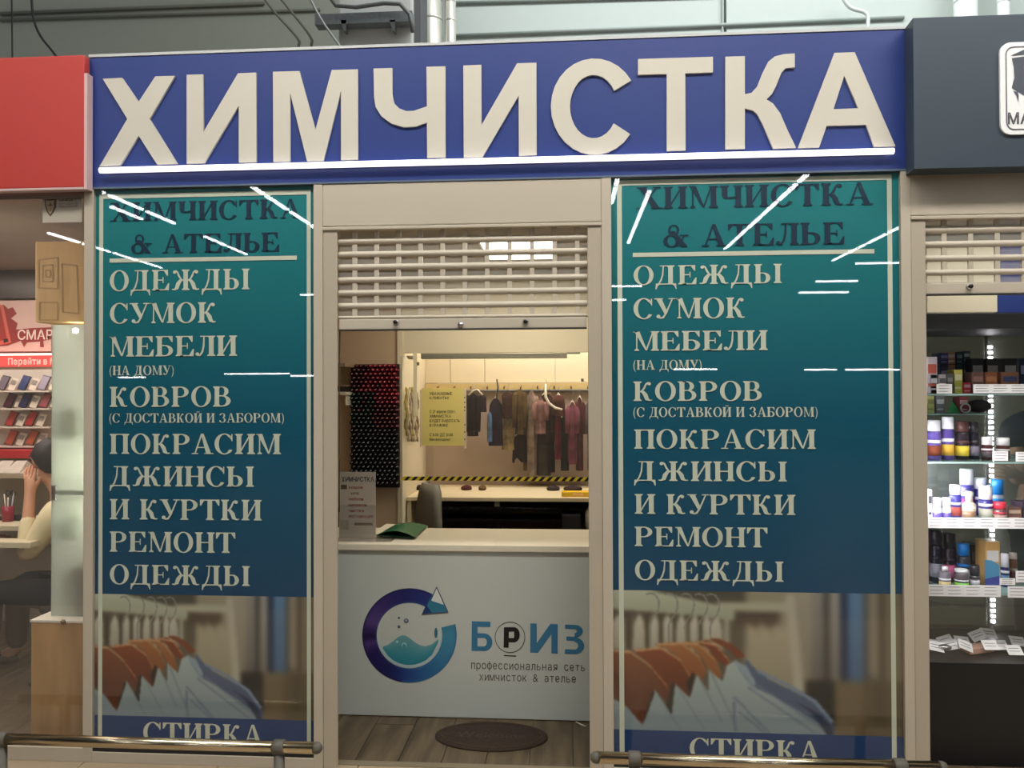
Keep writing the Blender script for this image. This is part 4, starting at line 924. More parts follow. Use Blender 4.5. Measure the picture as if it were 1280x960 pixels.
# ------------------------------------------------------------------ chairs
def shell(cx, cy, cz, w, h, d, rot, m, parent, name='backrest'):
    n, k = 14, 12; vs = []
    R_ = Matrix.Rotation(rot, 3, 'Z')
    for side in (0, 1):
        for i in range(k + 1):
            v = i / k
            wid = w * (.78 + .22 * math.sin(PI * min(1, v * 1.15))) * (1 if v < .8 else math.sqrt(max(0.02, 1 - ((v - .8) / .2) ** 2)) * .55 + .45)
            for j in range(n + 1):
                u = j / n * 2 - 1
                p = Vector((u * wid, d * u * u * .8 - .05 * math.sin(v * 2.6) + (0 if side == 0 else .035), v * h))
                p = R_ @ p; vs.append((cx + p.x, cy + p.y, cz + p.z))
    fs = []; o = (n + 1) * (k + 1)
    for i in range(k):
        for j in range(n):
            a = i * (n + 1) + j; fs.append((a, a + 1, a + n + 2, a + n + 1)); fs.append((o + a + 1, o + a, o + a + n + 1, o + a + n + 2))
    for j in range(n): a = k * (n + 1) + j; fs.append((a, a + 1, o + a + 1, o + a)); a = j; fs.append((a + 1, a, o + a, o + a + 1))
    for i in range(k):
        a = i * (n + 1); fs.append((a, a + n + 1, o + a + n + 1, o + a)); a += n; fs.append((a + n + 1, a, o + a, o + a + n + 1))
    return MB().add(vs, fs, None, True).build(name, m, parent)
def office_chair(x, y, rot, rgb, label, ztop, arms=False):
    t = thing('office_chair', (x, y, 0), label, 'chair'); m = mat('chair_' + str(rgb[0]), rgb, .85, var=.08, scale=60)
    dk = mat('chair_black', (34, 32, 32), .5)
    zs = .40
    R_ = Matrix.Rotation(rot, 3, 'Z')
    b = R_ @ Vector((0, .2, 0))
    shell(x + b.x, y + b.y, zs + .05, .2, ztop - zs - .05, .06, rot, m, t)
    MB().lathe(x, y, [(.16, zs - .03), (.22, zs - .01), (.225, zs + .03), (.17, zs + .05)], 20).build('seat', m, t)
    MB().lathe(x, y, [(.025, .1), (.025, zs - .03)], 10).build('gas_column', dk, t)
    for i in range(5):
        an = 2 * PI * i / 5 + .3; e = (x + .26 * math.cos(an), y + .26 * math.sin(an), .06)
        l = MB().tube([(x, y, .1), e], [.022, .014], 8).build('foot', dk, t)
        MB().sphere((e[0], e[1], .028), .027, 10, 6).build('castor', dk, l)
    MB().tube([(x, y, zs - .02), (x + b.x * 1.1, y + b.y * 1.1, zs - .02), (x + b.x * 1.15, y + b.y * 1.15, zs + .12)], .015, 8).build('back_bar', dk, t)
    if arms:
        for sx in (-1, 1):
            p = [R_ @ Vector(v) for v in ((sx * .24, .1, 0), (sx * .27, .1, .2), (sx * .27, -.12, .22), (sx * .27, -.2, .2))]
            MB().tube([(x + q.x, y + q.y, zs + q.z) for q in p], [.014, .016, .02, .018], 8).build('armrest', mat('arm_brown', (60, 42, 32), .5), t)
q = at(531, 604, 1.5)
office_chair(q.x - .165, 1.4, -1.05, (134, 128, 116), 'light grey office chair with a rounded back behind the counter', q.z)
q = at(455, 640, 1.6)
office_chair(q.x - .3, 1.83, -.5, (92, 76, 62), 'brown office chair with armrests behind the leaflet stand', q.z - .02, True)
# ------------------------------------------------------------------ reception counter
ZC_ = .854
ct = thing('reception_counter', (-.2, .7, 0), 'white reception counter with a blue ring emblem on its front', 'counter')
MB().box(-2.04, 1.36, .55, .574, .004, .825, bev=.002).build('front_panel', mat('counter_front', (192, 196, 186), .45, var=.02, scale=2), ct)
MB().box(-2.05, 1.37, .534, 1.01, .822, ZC_, bev=.004).build('worktop', mat('counter_top', (224, 214, 190), .35, var=.02), ct)
for x_ in (-2.04, 1.32): MB().box(x_, x_ + .03, .574, .98, 0, .822).build('side_panel', WHITEP, ct)
MB().box(-2.03, 1.34, .75, .765, .0, .82).build('back_panel', WHITEP, ct)
YF = .5485
em = MB()
def flush(nm):
    global em
    em.build(nm, PRINT, ct); em = MB()
ctr = at(440 + 460 / 6.4, 720 + 476 / 6.4, YF); ppm = 980 / 3.9
def E(u, v): q = at(440 + u / 6.4, 720 + v / 6.4, YF); return (q.x, q.z)
def mixc(a, b, t): return tuple(a[i] + (b[i] - a[i]) * t for i in range(3))
Ro, Ri = 378, 262
def ringcol(an, f):
    an = an % 360
    base = [(0, (58, 132, 158)), (15, (52, 124, 152)), (62, (26, 44, 116)), (100, (22, 24, 92)), (130, (58, 40, 104)), (160, (86, 64, 122)), (178, (40, 22, 76)), (182, (24, 10, 60)), (190, (78, 52, 120)), (205, (30, 14, 80)), (240, (12, 18, 84)), (265, (26, 60, 128)), (290, (34, 92, 142)), (330, (48, 120, 152)), (360, (58, 132, 158))]
    for (a, ca), (b, cb) in zip(base[:-1], base[1:]):
        if a <= an <= b: c = mixc(ca, cb, (an - a) / (b - a)); break
    edge = (24, 20, 76) if 60 < an < 260 else (40, 104, 144)
    return mixc(mixc(c, (44, 110, 150), .5) if f < .15 else c, edge, max(0, (f - .82) / .18))
def rp(an, r): a = math.radians(an); return E(460 + r * math.cos(a), 476 - r * math.sin(a))
nseg = 96; a0, a1 = 60, 374; bands = [0, .15, .4, .7, .85, 1]
for i in range(nseg):
    p = a0 + (a1 - a0) * i / nseg; q = a0 + (a1 - a0) * (i + 1) / nseg
    for f0, f1 in zip(bands[:-1], bands[1:]):
        r0, r1 = Ri + (Ro - Ri) * f0, Ri + (Ro - Ri) * f1
        em.add([(*[rp(p, r0)[0]], YF, rp(p, r0)[1]), (rp(q, r0)[0], YF, rp(q, r0)[1]), (rp(q, r1)[0], YF, rp(q, r1)[1]), (rp(p, r1)[0], YF, rp(p, r1)[1])], [(0, 1, 2, 3)], [[ringcol(p, f0), ringcol(q, f0), ringcol(q, f1), ringcol(p, f1)]])
flush('ring_emblem')
for i in range(70):   # thin pale inner ring
    p = 178 + (366 - 178) * i / 70; q = 178 + (366 - 178) * (i + 1) / 70; w = 12 * min(1, i / 14)
    em.flat([rp(p, 250), rp(q, 250), rp(q, 238 - w * .1), rp(p, 250 - w)], YF - .0006, (176, 208, 214))
flush('inner_ring')
em.flat([E(677, 92), E(765, 288), E(560, 303), E(585, 250)], YF - .0008, (40, 116, 142)); em.flat([E(677, 92), E(735, 230), E(680, 212), E(632, 196)], YF - .0012, (214, 218, 210))
for a_, b_ in (((677, 88), (768, 290)), ((677, 88), (628, 200)), ((768, 290), (558, 305))):
    d = Vector((b_[0] - a_[0], b_[1] - a_[1])).normalized() * 4; em.flat([E(a_[0] - d.y, a_[1] + d.x), E(b_[0] - d.y, b_[1] + d.x), E(b_[0] + d.y, b_[1] - d.x), E(a_[0] + d.y, a_[1] - d.x)], YF - .0014, (70, 74, 96))
em.flat([E(560, 303), E(585, 248), E(640, 130), E(600, 240), E(640, 292)], YF - .0013, (24, 50, 110))
flush('arrow_head')
wave = [(248, 565), (290, 548), (330, 520), (365, 490), (400, 474), (430, 478), (470, 502), (510, 535), (550, 555), (590, 562), (640, 545), (690, 505)]
n = len(wave)
for i in range(n - 1):
    (ua, va), (ub, vb) = wave[i], wave[i + 1]
    def bot(u): return 476 + math.sqrt(max(0, 236 ** 2 - (u - 460) ** 2))
    for j in range(6):
        t0, t1 = j / 6, (j + 1) / 6; c0 = mixc((104, 156, 160), (26, 126, 142), t0); c1 = mixc((104, 156, 160), (26, 126, 142), t1)
        pts = [E(ua, va + (max(bot(ua), va) - va) * t0), E(ub, vb + (max(bot(ub), vb) - vb) * t0), E(ub, vb + (max(bot(ub), vb) - vb) * t1), E(ua, va + (max(bot(ua), va) - va) * t1)]
        em.add([(p[0], YF - .0004, p[1]) for p in pts], [(3, 2, 1, 0)], [[c1, c1, c0, c0]])
flush('water_wave')
def disc(u, v, r, c, y, rz=None): em.flat([E(u + r * math.cos(2 * PI * i / 16), v + (rz or r) * math.sin(2 * PI * i / 16)) for i in range(16)], y, c)
disc(434, 358, 19, (84, 100, 116), YF - .001); disc(434, 354, 9, (150, 164, 172), YF - .0014); disc(376, 335, 9, (70, 80, 92), YF - .001); disc(376, 406, 12, (74, 84, 98), YF - .001)
disc(418, 552, 21, (150, 196, 200), YF - .001); disc(418, 558, 15, (70, 140, 156), YF - .0014); disc(362, 526, 11, (150, 196, 198), YF - .001); disc(672, 455, 13, (50, 110, 130), YF - .001, 42)
# wordmark
flush('bubbles')
def F8(u, v): q = at(580 + u / 8, 760 + v / 8, YF); return (q.x, q.z)
tl = (52, 116, 150)
for pl in ([(78, 132), (264, 137), (264, 190), (135, 187), (135, 430), (75, 428)],): em.flat([F8(*p) for p in pl], YF, tl)
def F8arc(cu, cv, ru, rv, a0, a1, wu, wv, c, n=14):
    for q in arc(cu, -cv, ru, rv, a0, a1, wu, wv, n): em.flat([F8(p[0], -p[1]) for p in q], YF - .0003, c)
F8arc(200, 342, 84, 88, -90, 90, 56, 46, tl); em.flat([F8(*p) for p in [(120, 252), (202, 254), (202, 300), (120, 298)]], YF - .0002, tl); em.flat([F8(*p) for p in [(120, 384), (202, 384), (202, 430), (120, 428)]], YF - .0002, tl)
em.flat([F8(*p) for p in [(400, 192), (450, 193), (446, 398), (396, 396)]], YF - .0002, (14, 12, 12)); F8arc(500, 268, 58, 76, -90, 90, 56, 44, (14, 12, 12), 12)
em.flat([F8(*p) for p in [(440, 192), (502, 193), (502, 236), (440, 236)]], YF - .0003, (14, 12, 12)); em.flat([F8(*p) for p in [(440, 300), (502, 300), (502, 344), (440, 343)]], YF - .0003, (14, 12, 12))
F8arc(460, 293, 152, 156, 0, 360, 7, 7, (90, 84, 76), 48)
em.flat([F8(*p) for p in [(400, 470), (522, 476), (522, 487), (400, 481)]], YF, (34, 28, 24))
em.flat([F8(*p) for p in [(664, 154), (726, 155), (728, 350), (862, 160), (938, 162), (936, 455), (874, 453), (874, 262), (738, 448), (662, 446)]], YF, tl)
F8arc(1105, 232, 84, 64, -90, 90, 60, 44, tl); F8arc(1105, 378, 96, 84, -90, 90, 60, 46, tl)
em.flat([F8(*p) for p in [(1010, 166), (1108, 168), (1108, 212), (1010, 208)]], YF - .0001, tl); em.flat([F8(*p) for p in [(1010, 412), (1108, 416), (1108, 462), (1008, 460)]], YF - .0001, tl)
em.flat([F8(*p) for p in [(1024, 284), (1110, 288), (1110, 330), (1024, 326)]], YF - .0001, tl)
flush('wordmark')
sansp('профессиональная сеть', 589, 731, 837.5, 827.2, YF, (92, 86, 76), em, .0, .62)
sansp('химчисток & ателье', 599, 720, 852, 841.7, YF, (92, 86, 76), em, .0, .62)
flush('tagline')
# leaflet stand
Ys = .674
a = at(424, 667, Ys); b = at(469.5, 590, Ys)
ls = thing('leaflet_stand', ((a.x + b.x) / 2, Ys, ZC_), 'clear leaflet stand with a white and red price card on the counter', 'stand')
MB().box(a.x, b.x, Ys, Ys + .002, ZC_ + .004, b.z).build('card', mat('card_white', (222, 210, 192), .5, var=.01), ls)
MB().box(a.x - .004, b.x + .004, Ys - .006, Ys - .004, ZC_ + .002, b.z - .17).build('front_pocket', glass_mat('acrylic'), ls)
MB().box(a.x - .004, b.x + .1, Ys - .09, Ys + .03, ZC_ + .0005, ZC_ + .004).build('foot', glass_mat('acrylic'), ls)
tx = MB()
sansp('ХИМЧИСТКА', 427, 467.5, 602, 596.2, Ys - .001, (54, 30, 34), tx, .02)
for s_, x0, x1, yb, yt in (('ковров', 436, 453.5, 611, 607.3), ('и штор', 439, 448.5, 618, 614.6), ('мебели', 436, 454, 625.5, 621.8), ('матрасов', 435.5, 458.5, 633, 629.4), ('чистка', 436, 455, 640, 636.4), ('РЕСТАВРАЦИЯ', 436, 466.5, 647.4, 644)):
    sansp(s_, x0, x1, yb, yt, Ys - .001, (176, 66, 58), tx, .02)
for (u0, v0, u1, v1, c) in ((426, 606, 433.7, 611.5, (110, 98, 76)), (425, 650, 436, 662, (196, 190, 164)), (443, 653.6, 466, 656.6, (156, 140, 110))):
    p = at(u0, v1, Ys); q = at(u1, v0, Ys); tx.flat([(p.x, p.z), (q.x, p.z), (q.x, q.z), (p.x, q.z)], Ys - .0012, c)
tx.build('print', PRINT, ls)
# green folder over a stack of papers
f0 = at(463, 668, .66); 
def ct_(px, py, dz=0): 
    a_, b_ = (px - 640) / FPX, (py - 480) / FPX; d = [MR[0][i] * a_ + MR[1][i] * b_ + MR[2][i] for i in range(3)]; t_ = (ZC_ + dz - CAMZ) / d[2]
    return Vector((d[0] * t_, CAMY + d[1] * t_, ZC_ + dz))
pp = [ct_(464, 670), ct_(519, 673), ct_(534, 660), ct_(482, 657)]
t = thing('paper_stack', (pp[0] + pp[2]) / 2, 'stack of white papers under the green folder on the counter', 'papers')
for k_ in range(4):
    o = Vector((random.uniform(-.006, .006), random.uniform(-.004, .004), .001 + k_ * .0025)); vs = [p + o for p in pp] + [p + o + Vector((0, 0, .0018)) for p in pp]
    MB().add(vs, [(0, 3, 2, 1), (4, 5, 6, 7), (0, 1, 5, 4), (1, 2, 6, 5), (2, 3, 7, 6), (3, 0, 4, 7)]).build('sheet', mat('paper', (224, 216, 196), .7), t)
z1 = .012
g = [(470, 668.0, z1), (495, 662.5, z1 + .016), (519, 670.5, z1), (533, 657.5, z1 + .002), (508, 652.5, z1 + .03), (495, 651, z1 + .02)]
L_, R__ = ct_(471, 669, z1), ct_(519, 672, z1); BL, BR = ct_(494, 656, z1), ct_(534, 657, z1 + .004)
vs = []; n = 10
for i in range(n + 1):
    u = i / n
    for j in range(7):
        v = j / 6; p = (L_ * (1 - u) + R__ * u) * (1 - v) + (BL * (1 - u) + BR * u) * v
        p = p + Vector((0, 0, .026 * math.sin(PI * u) * (1 - v * .5))); vs.append(p)
fs = [(i * 7 + j, (i + 1) * 7 + j, (i + 1) * 7 + j + 1, i * 7 + j + 1) for i in range(n) for j in range(6)]
o = len(vs); vs += [p + Vector((0, 0, .0015)) for p in vs]
fs2 = [tuple(reversed(f)) for f in fs] + [tuple(k_ + o for k_ in f) for f in fs]
t = thing('green_folder', (L_ + BR) / 2, 'dark green paper folder lying open-mouthed on the papers', 'folder')
MB().add(vs, fs2, None, True).build('cover', mat('green_card', (24, 96, 60), .45, var=.05), t)
vs = [L_, R__, BR, BL]; vs = [Vector((p.x, p.y, ZC_ + z1 - .0008)) for p in vs] + [Vector((p.x, p.y, ZC_ + z1 + .0006)) for p in vs]
MB().add(vs, [(0, 3, 2, 1), (4, 5, 6, 7), (0, 1, 5, 4), (1, 2, 6, 5), (2, 3, 7, 6), (3, 0, 4, 7)]).build('back_cover', mat('green_card'), t)
# door mat
mx, my = -.36, .355; mt = thing('door_mat', (mx, my, 0), 'oval dark brown doormat in front of the counter', 'mat')
MB().lathe(mx, my, [(1, .0005), (1, .006), (.96, .009), (.0, .009)], 48, sx=.262, sy=.155).build('mat_body', mat('brown_mat', (50, 36, 24), .95, var=.4, scale=60, bump=.8), mt)
pts = [(mx + .235 * math.cos(2 * PI * i / 48), my + .133 * math.sin(2 * PI * i / 48), .0095) for i in range(49)]
MB().tube(pts, .004, 6, caps=False).build('rim_ring', mat('mat_rim', (64, 48, 32), .95), mt)
vs, fs = sans_mesh('Welcome', .01); w_ = max(v[0] for v in vs)
MB().add([(mx - .16 + v[0] / w_ * .32, my - .03 + v[1] * .085, .0096) for v in vs], fs).build('raised_pattern', mat('mat_pattern', (64, 52, 38), .9), mt)
cable([(720, 902), (727, 906), (735, 909), (745, 910)], .5, .0035, mat('white_plastic'), 'white_cable', 'white cable lying on the floor at the counter foot by the door frame')
# ------------------------------------------------------------------ bumper rails outside
STEEL = mat('brushed_steel', (206, 190, 160), .22, 1.0, var=.03, stretch=(1, 30, 30), scale=10)
RUB = mat('grey_rubber', (92, 88, 78), .6, var=.05)
def rail(x0, x1, posts, caps, zc, label):
    Y = -.2; r = .0225
    t = thing('bumper_rail', ((x0 + x1) / 2, Y, 0), label, 'rail')
    MB().tube([(x0, Y, zc), (x1, Y, zc)], r, 24).build('steel_tube', STEEL, t)
    for c, s in caps: MB().tube([(c, Y, zc), (c + s * .012, Y, zc), (c + s * .024, Y, zc), (c + s * .031, Y, zc)], [r * 1.04, r * 1.04, r * .85, r * .4], 20).build('end_cap', RUB, t)
    for p in posts:
        MB().tube([(p - .024, Y, zc), (p - .02, Y, zc), (p + .02, Y, zc), (p + .024, Y, zc)], [r * 1.1, r * 1.28, r * 1.28, r * 1.1], 20).build('clamp', RUB, t)
        MB().lathe(p, Y, [(.032, 0), (.032, .008), (.022, .012), (.021, zc - .01)], 16).build('post', RUB, t)
zl = at(200, 929.3, -.2).z
rail(at(-60, 925, -.2).x, at(393, 934, -.2).x, [at(2, 925, -.2).x, at(349, 932, -.2).x], [(at(393, 934, -.2).x, 1)], zl, 'steel bumper rail along the foot of the left window')
rail(at(748, 946, -.2).x, at(1174, 958, -.2).x, [at(793, 947, -.2).x, at(1125, 957, -.2).x], [(at(748, 946, -.2).x, -1), (at(1174, 958, -.2).x, 1)], at(960, 953, -.2).z, 'steel bumper rail along the foot of the right window')
# ------------------------------------------------------------------ figures
def skin(name, nodes, edges, m, parent=None, sub=1, label=None, cat=None, loc=None):
    """nodes: {key:(x,y,z,r)}; first key is the root"""
    ks = list(nodes); idx = {k: i for i, k in enumerate(ks)}
    o3 = WL[parent.name] if parent is not None else Vector(loc)
    me = bpy.data.meshes.new(name); me.from_pydata([Vector(nodes[k][:3]) - o3 for k in ks], [(idx[a], idx[b]) for a, b in edges], [])
    ob = bpy.data.objects.new('tmp', me); COL.objects.link(ob)
    md = ob.modifiers.new('s', 'SKIN'); md.use_smooth_shade = True
    sv = me.skin_vertices[0].data
    for i, k in enumerate(ks):
        r = nodes[k][3]; r = r if isinstance(r, tuple) else (r, r); sv[i].radius = r; sv[i].use_root = (i == 0)
    sb = ob.modifiers.new('u', 'SUBSURF'); sb.levels = sub; sb.render_levels = sub
    dg = bpy.context.evaluated_depsgraph_get(); m2 = bpy.data.meshes.new_from_object(ob.evaluated_get(dg)); bpy.data.objects.remove(ob)
    m2.materials.clear(); m2.materials.append(m); m2.name = name
    ob = bpy.data.objects.new(name, m2); COL.objects.link(ob)
    for p in m2.polygons: p.use_smooth = True
    if parent is not None: ob.parent = parent
    else: ob.location = o3
    WL[ob.name] = o3; tag(ob, label, cat); return ob
def chain(nodes, edges, pts, pre, start=None):
    last = start
    for i, p in enumerate(pts):
        k = '%s%d' % (pre, i); nodes[k] = p
        if last: edges.append((last, k))
        last = k
    return last
def hand(nodes, edges, wrist, wk, fwd, side, curl=.5, pre='h'):
    """palm and five fingers; fwd = towards the fingertips, side = towards the thumb"""
    f = Vector(fwd).normalized(); s = Vector(side).normalized(); nrm = f.cross(s).normalized(); w = Vector(wrist)
    p = w + f * .045; k = pre + 'palm'; nodes[k] = (*p, .026); edges.append((wk, k))
    for i in range(4):
        off = s * (.03 - i * .02); L = (.072, .08, .074, .058)[i]
        b = w + f * .085 + off; a = [tuple(b) + (.011,)]
        pos = b; d = f.copy()
        for j, fr in enumerate((.45, .32, .23)):
            d = (d * math.cos(curl * (.5 + j * .3)) + nrm * math.sin(curl * (.5 + j * .3))).normalized(); pos = pos + d * L * fr * 1.05; a.append(tuple(pos) + (.0095 - j * .001,))
        chain(nodes, edges, a, pre + 'f%d' % i, k)
    b = w + f * .03 + s * .035; a = [tuple(b) + (.014,), tuple(b + (f * .7 + s * .6) * .03) + (.012,), tuple(b + (f * .9 + s * .5) * .055) + (.010,)]
    chain(nodes, edges, a, pre + 't', k)
SKIN = mat('human_skin', (206, 150, 118), .5, var=.03)
HAIR = mat('dark_hair', (30, 24, 24), .6, var=.2, scale=60)
def head(parent, c, rot, skinm, hairm):
    """hair, eyes, brows and lips on a head centred at c; local -Y is the way the face looks"""
    R_ = Matrix.Rotation(rot, 3, 'Z'); c = Vector(c)
    def T_(x, y, z): return c + R_ @ Vector((x, y, z))
    mb = MB(); n, m_ = 24, 14; vs = []; 
    for i in range(m_ + 1):
        th = PI * .7 * i / m_
        for j in range(n):
            ph = 2 * PI * j / n; y = math.sin(ph); back = (y + 1) / 2
            lim = .5 + .5 * min(1, back * 1.5); t2 = th * lim / 1.0
            r = 1 + .03 * math.sin(ph * 7 + i)
            vs.append(T_(.088 * r * math.sin(t2) * math.cos(ph), .104 * r * math.sin(t2) * y + .006, .125 * math.cos(t2) * r + .0))
    fs = [(i * n + j, (i + 1) * n + j, (i + 1) * n + (j + 1) % n, i * n + (j + 1) % n) for i in range(m_) for j in range(n)]
    mb.add(vs, fs, None, True); mb.build('hair', hairm, parent)
    for sx in (-1, 1):
        MB().sphere(T_(sx * .032, -.083, .005), (.012, .01, .008), 10, 6).build('eye', mat('eye_dark', (40, 30, 26), .3), parent)
        MB().tube([T_(sx * .018, -.092, .024), T_(sx * .034, -.091, .029), T_(sx * .05, -.08, .024)], .004, 6).build('eyebrow', hairm, parent)
    MB().tube([T_(-.022, -.088, -.062), T_(0, -.094, -.06), T_(.022, -.088, -.062)], [.003, .006, .003], 6).build('lips', mat('lips', (160, 90, 80), .5), parent)
def head_nodes(N, E_, c, rot, neckk):
    R_ = Matrix.Rotation(rot, 3, 'Z'); c = Vector(c)
    def T_(x, y, z, r): return (*(c + R_ @ Vector((x, y, z))), r)
    N['hd0'] = T_(0, .02, -.06, (.062, .07)); N['hd1'] = T_(0, .012, .0, (.078, .092)); N['hd2'] = T_(0, .012, .06, (.07, .085)); N['hd3'] = T_(0, .01, .1, (.035, .045))
    N['jaw'] = T_(0, -.035, -.085, .034); N['nose'] = T_(0, -.098, -.02, .013)
    N['ear1'] = T_(.082, .012, -.01, (.012, .022)); N['ear2'] = T_(-.082, .012, -.01, (.012, .022))
    E_ += [(neckk, 'hd0'), ('hd0', 'hd1'), ('hd1', 'hd2'), ('hd2', 'hd3'), ('hd0', 'jaw'), ('hd1', 'nose'), ('hd1', 'ear1'), ('hd1', 'ear2')]
# ------------------------------------------------------------------ left shop (phones)
wl2 = mat('left_shop_wall', (196, 184, 160), .7)
boxm('wall_left_shop_back', wl2, (-5.6, -2.105, 2.0, 2.05, 0, 2.5), kind='structure')
boxm('wall_left_shop_side', wl2, (-5.6, -5.55, .08, 2.0, 0, 2.5), kind='structure')
boxm('ceiling', mat('left_shop_ceiling', (128, 118, 106), .7), (-5.6, -2.105, .1, 2.05, 2.47, 2.52), kind='structure')
# sticker on the glass
Yg = .0105
a = at(53.5, 278.5, Yg); b = at(102.5, 244, Yg)
t = thing('security_sticker', ((a.x + b.x) / 2, Yg, a.z), 'white security sticker with a shield at the top of the left glass', 'sticker')
MB().box(a.x, b.x, Yg - .001, Yg + .002, a.z, b.z).build('sheet', mat('sticker_white', (206, 196, 176), .6, var=.02), t)
tx = MB(); y = Yg - .0016
def S4(u, v): q = at(40 + u / 16, 235 + v / 16, Yg); return (q.x, q.z)
tx.flat([S4(*p) for p in [(255, 205), (495, 200), (490, 380), (440, 490), (372, 575), (300, 480), (268, 360)]], y, (70, 54, 40))
tx.flat([S4(*p) for p in [(275, 225), (470, 220), (440, 300), (445, 380), (415, 460), (374, 530), (320, 460), (290, 360)]], y - .0004, (196, 170, 128))
tx.flat([S4(*p) for p in [(300, 235), (460, 232), (455, 250), (300, 255)]], y - .0006, (90, 70, 56)); tx.flat([S4(*p) for p in [(310, 350), (350, 335), (375, 290), (400, 330), (420, 345), (380, 370)]], y - .0006, (110, 84, 60)); tx.flat([S4(*p) for p in [(350, 470), (375, 400), (400, 470)]], y - .0006, (170, 120, 60))
sansp('ОБЪЕКТ', 73.5, 96, 251.5, 248, y, (66, 58, 50), tx, .03); sansp('НАХОДИТСЯ', 73.5, 97, 255.8, 253.2, y, (110, 100, 88), tx, .01); sansp('ПОД ОХРАНОЙ', 73.5, 97, 259.2, 256.8, y, (100, 90, 78), tx, .02)
tx.build('print', PRINT, t)
# plywood box high up, frosted display cabinet and its wooden base
ply = wood_mat('plywood', (206, 164, 98), (232, 196, 134), 2.0, (5, 5, 1), .6)
YK = .35
a = at(44, 403, YK); b = at(108, 301, YK)
t = thing('plywood_box', ((a.x + b.x) / 2, YK + .15, a.z), 'plywood box with faint drawn outlines hung above the frosted cabinet', 'box')
MB().box(a.x, -2.12, YK, YK + .3, a.z, b.z, bev=.003).build('body', ply, t)
tx = MB()
def ol(pts, w=.0035):
    for i in range(len(pts)):
        p, q = at(*pts[i], YK - .001), at(*pts[(i + 1) % len(pts)], YK - .001); d = Vector((q.x - p.x, 0, q.z - p.z)).normalized() * w
        tx.flat([(p.x - d.z, p.z + d.x), (q.x - d.z, q.z + d.x), (q.x + d.z, q.z - d.x), (p.x + d.z, p.z - d.x)], YK - .0008, (186, 148, 90))
ol([(48, 325), (72, 322), (72, 361), (48, 360)]); ol([(53, 332), (66, 331), (66, 352), (53, 352)]); ol([(57, 338), (63, 338), (63, 346), (57, 346)]); ol([(49, 378), (72, 378), (72, 400), (49, 400)]); ol([(77, 330), (96, 332), (98, 392), (78, 390)])
tx.build('drawn_outlines', PRINT, t)
# pedestal
YP2 = .2
a = at(38.5, 918, YP2); tz = at(60, 775, YP2).z; xr = -2.12
t = thing('wooden_pedestal', (-2.33, .45, 0), 'light wooden pedestal under the frosted display cabinet', 'pedestal')
MB().box(a.x, xr, YP2, .72, .0, tz - .012, bev=.003).build('body', wood_mat('oak_laminate', (160, 118, 62), (196, 152, 92), 1.6, (7, 7, 1), .5), t)
MB().box(a.x - .004, xr, YP2 - .004, .724, tz - .012, tz, bev=.002).build('top_board', mat('white_top', (232, 226, 210), .4), t)
for px in (79, ): q = at(px, 773, YP2 - .006); MB().sphere((q.x, YP2 - .006, tz - .006), .012, 10, 6).build('brass_stud', mat('brass', (120, 90, 60), .4, .6), t)
# cabinet
fr = bpy.data.materials.new('frosted_plastic'); fr.use_nodes = True; nt = fr.node_tree; nt.nodes.clear()
o_ = nt.nodes.new('ShaderNodeOutputMaterial'); m1 = nt.nodes.new('ShaderNodeMixShader'); m2 = nt.nodes.new('ShaderNodeMixShader'); tr_ = nt.nodes.new('ShaderNodeBsdfTransparent'); df = nt.nodes.new('ShaderNodeBsdfDiffuse'); tl_ = nt.nodes.new('ShaderNodeBsdfTranslucent')
df.inputs[0].default_value = (*lin((206, 208, 200)), 1); tl_.inputs[0].default_value = (*lin((214, 218, 212)), 1); m1.inputs[0].default_value = .5; m2.inputs[0].default_value = .62; tr_.inputs[0].default_value = (.8, .85, .8, 1)
nt.links.new(df.outputs[0], m1.inputs[1]); nt.links.new(tl_.outputs[0], m1.inputs[2]); nt.links.new(tr_.outputs[0], m2.inputs[1]); nt.links.new(m1.outputs[0], m2.inputs[2]); nt.links.new(m2.outputs[0], o_.inputs[0])
YC2 = .26
a = at(63.5, 770, YC2); b = at(107, 406, YC2)
cbn = thing('display_cabinet', ((a.x + b.x) / 2, YC2 + .2, tz), 'tall frosted display cabinet glowing inside between pedestal and plywood box', 'cabinet')
zt_ = at(85, 406, YC2).z
MB().box(a.x, xr, YC2, YC2 + .006, tz + .001, zt_, bev=.002).build('frosted_front', fr, cbn)
MB().box(a.x, a.x + .006, YC2 + .006, YC2 + .42, tz + .001, zt_).build('frosted_side', fr, cbn)
MB().box(a.x, xr, YC2 + .42, YC2 + .426, tz + .001, zt_).build('back_sheet', mat('cabinet_back', (206, 206, 196), .6), cbn)
zs = at(90, 616, YC2).z
MB().box(a.x + .01, xr, YC2 + .01, YC2 + .4, zs - .012, zs + .012).build('shelf', mat('cabinet_shelf', (150, 156, 142), .6), cbn)
MB().box(at(66, 616, YC2).x, at(71, 616, YC2).x, YC2 - .012, YC2, at(66, 625, YC2).z, at(66, 606, YC2).z, bev=.003).build('handle', METALC, cbn)
MB().box(xr - .15, xr - .03, YC2 + .1, YC2 + .2, zs + .03, zs + .045).build('lamp_bar', emis('cabinet_lamp', (255, 250, 236), 24), cbn)
MB().box(xr - .15, xr - .03, YC2 + .1, YC2 + .2, zs - .04, zs - .03).build('lamp_bar', emis('cabinet_lamp', (255, 250, 236), 24), cbn)
q = at(78, 406, YC2); MB().sphere((q.x, YC2 + .1, zt_ - .02), .014, 10, 6).build('spot_lamp', emis('cabinet_spot', (255, 250, 240), 40), cbn)
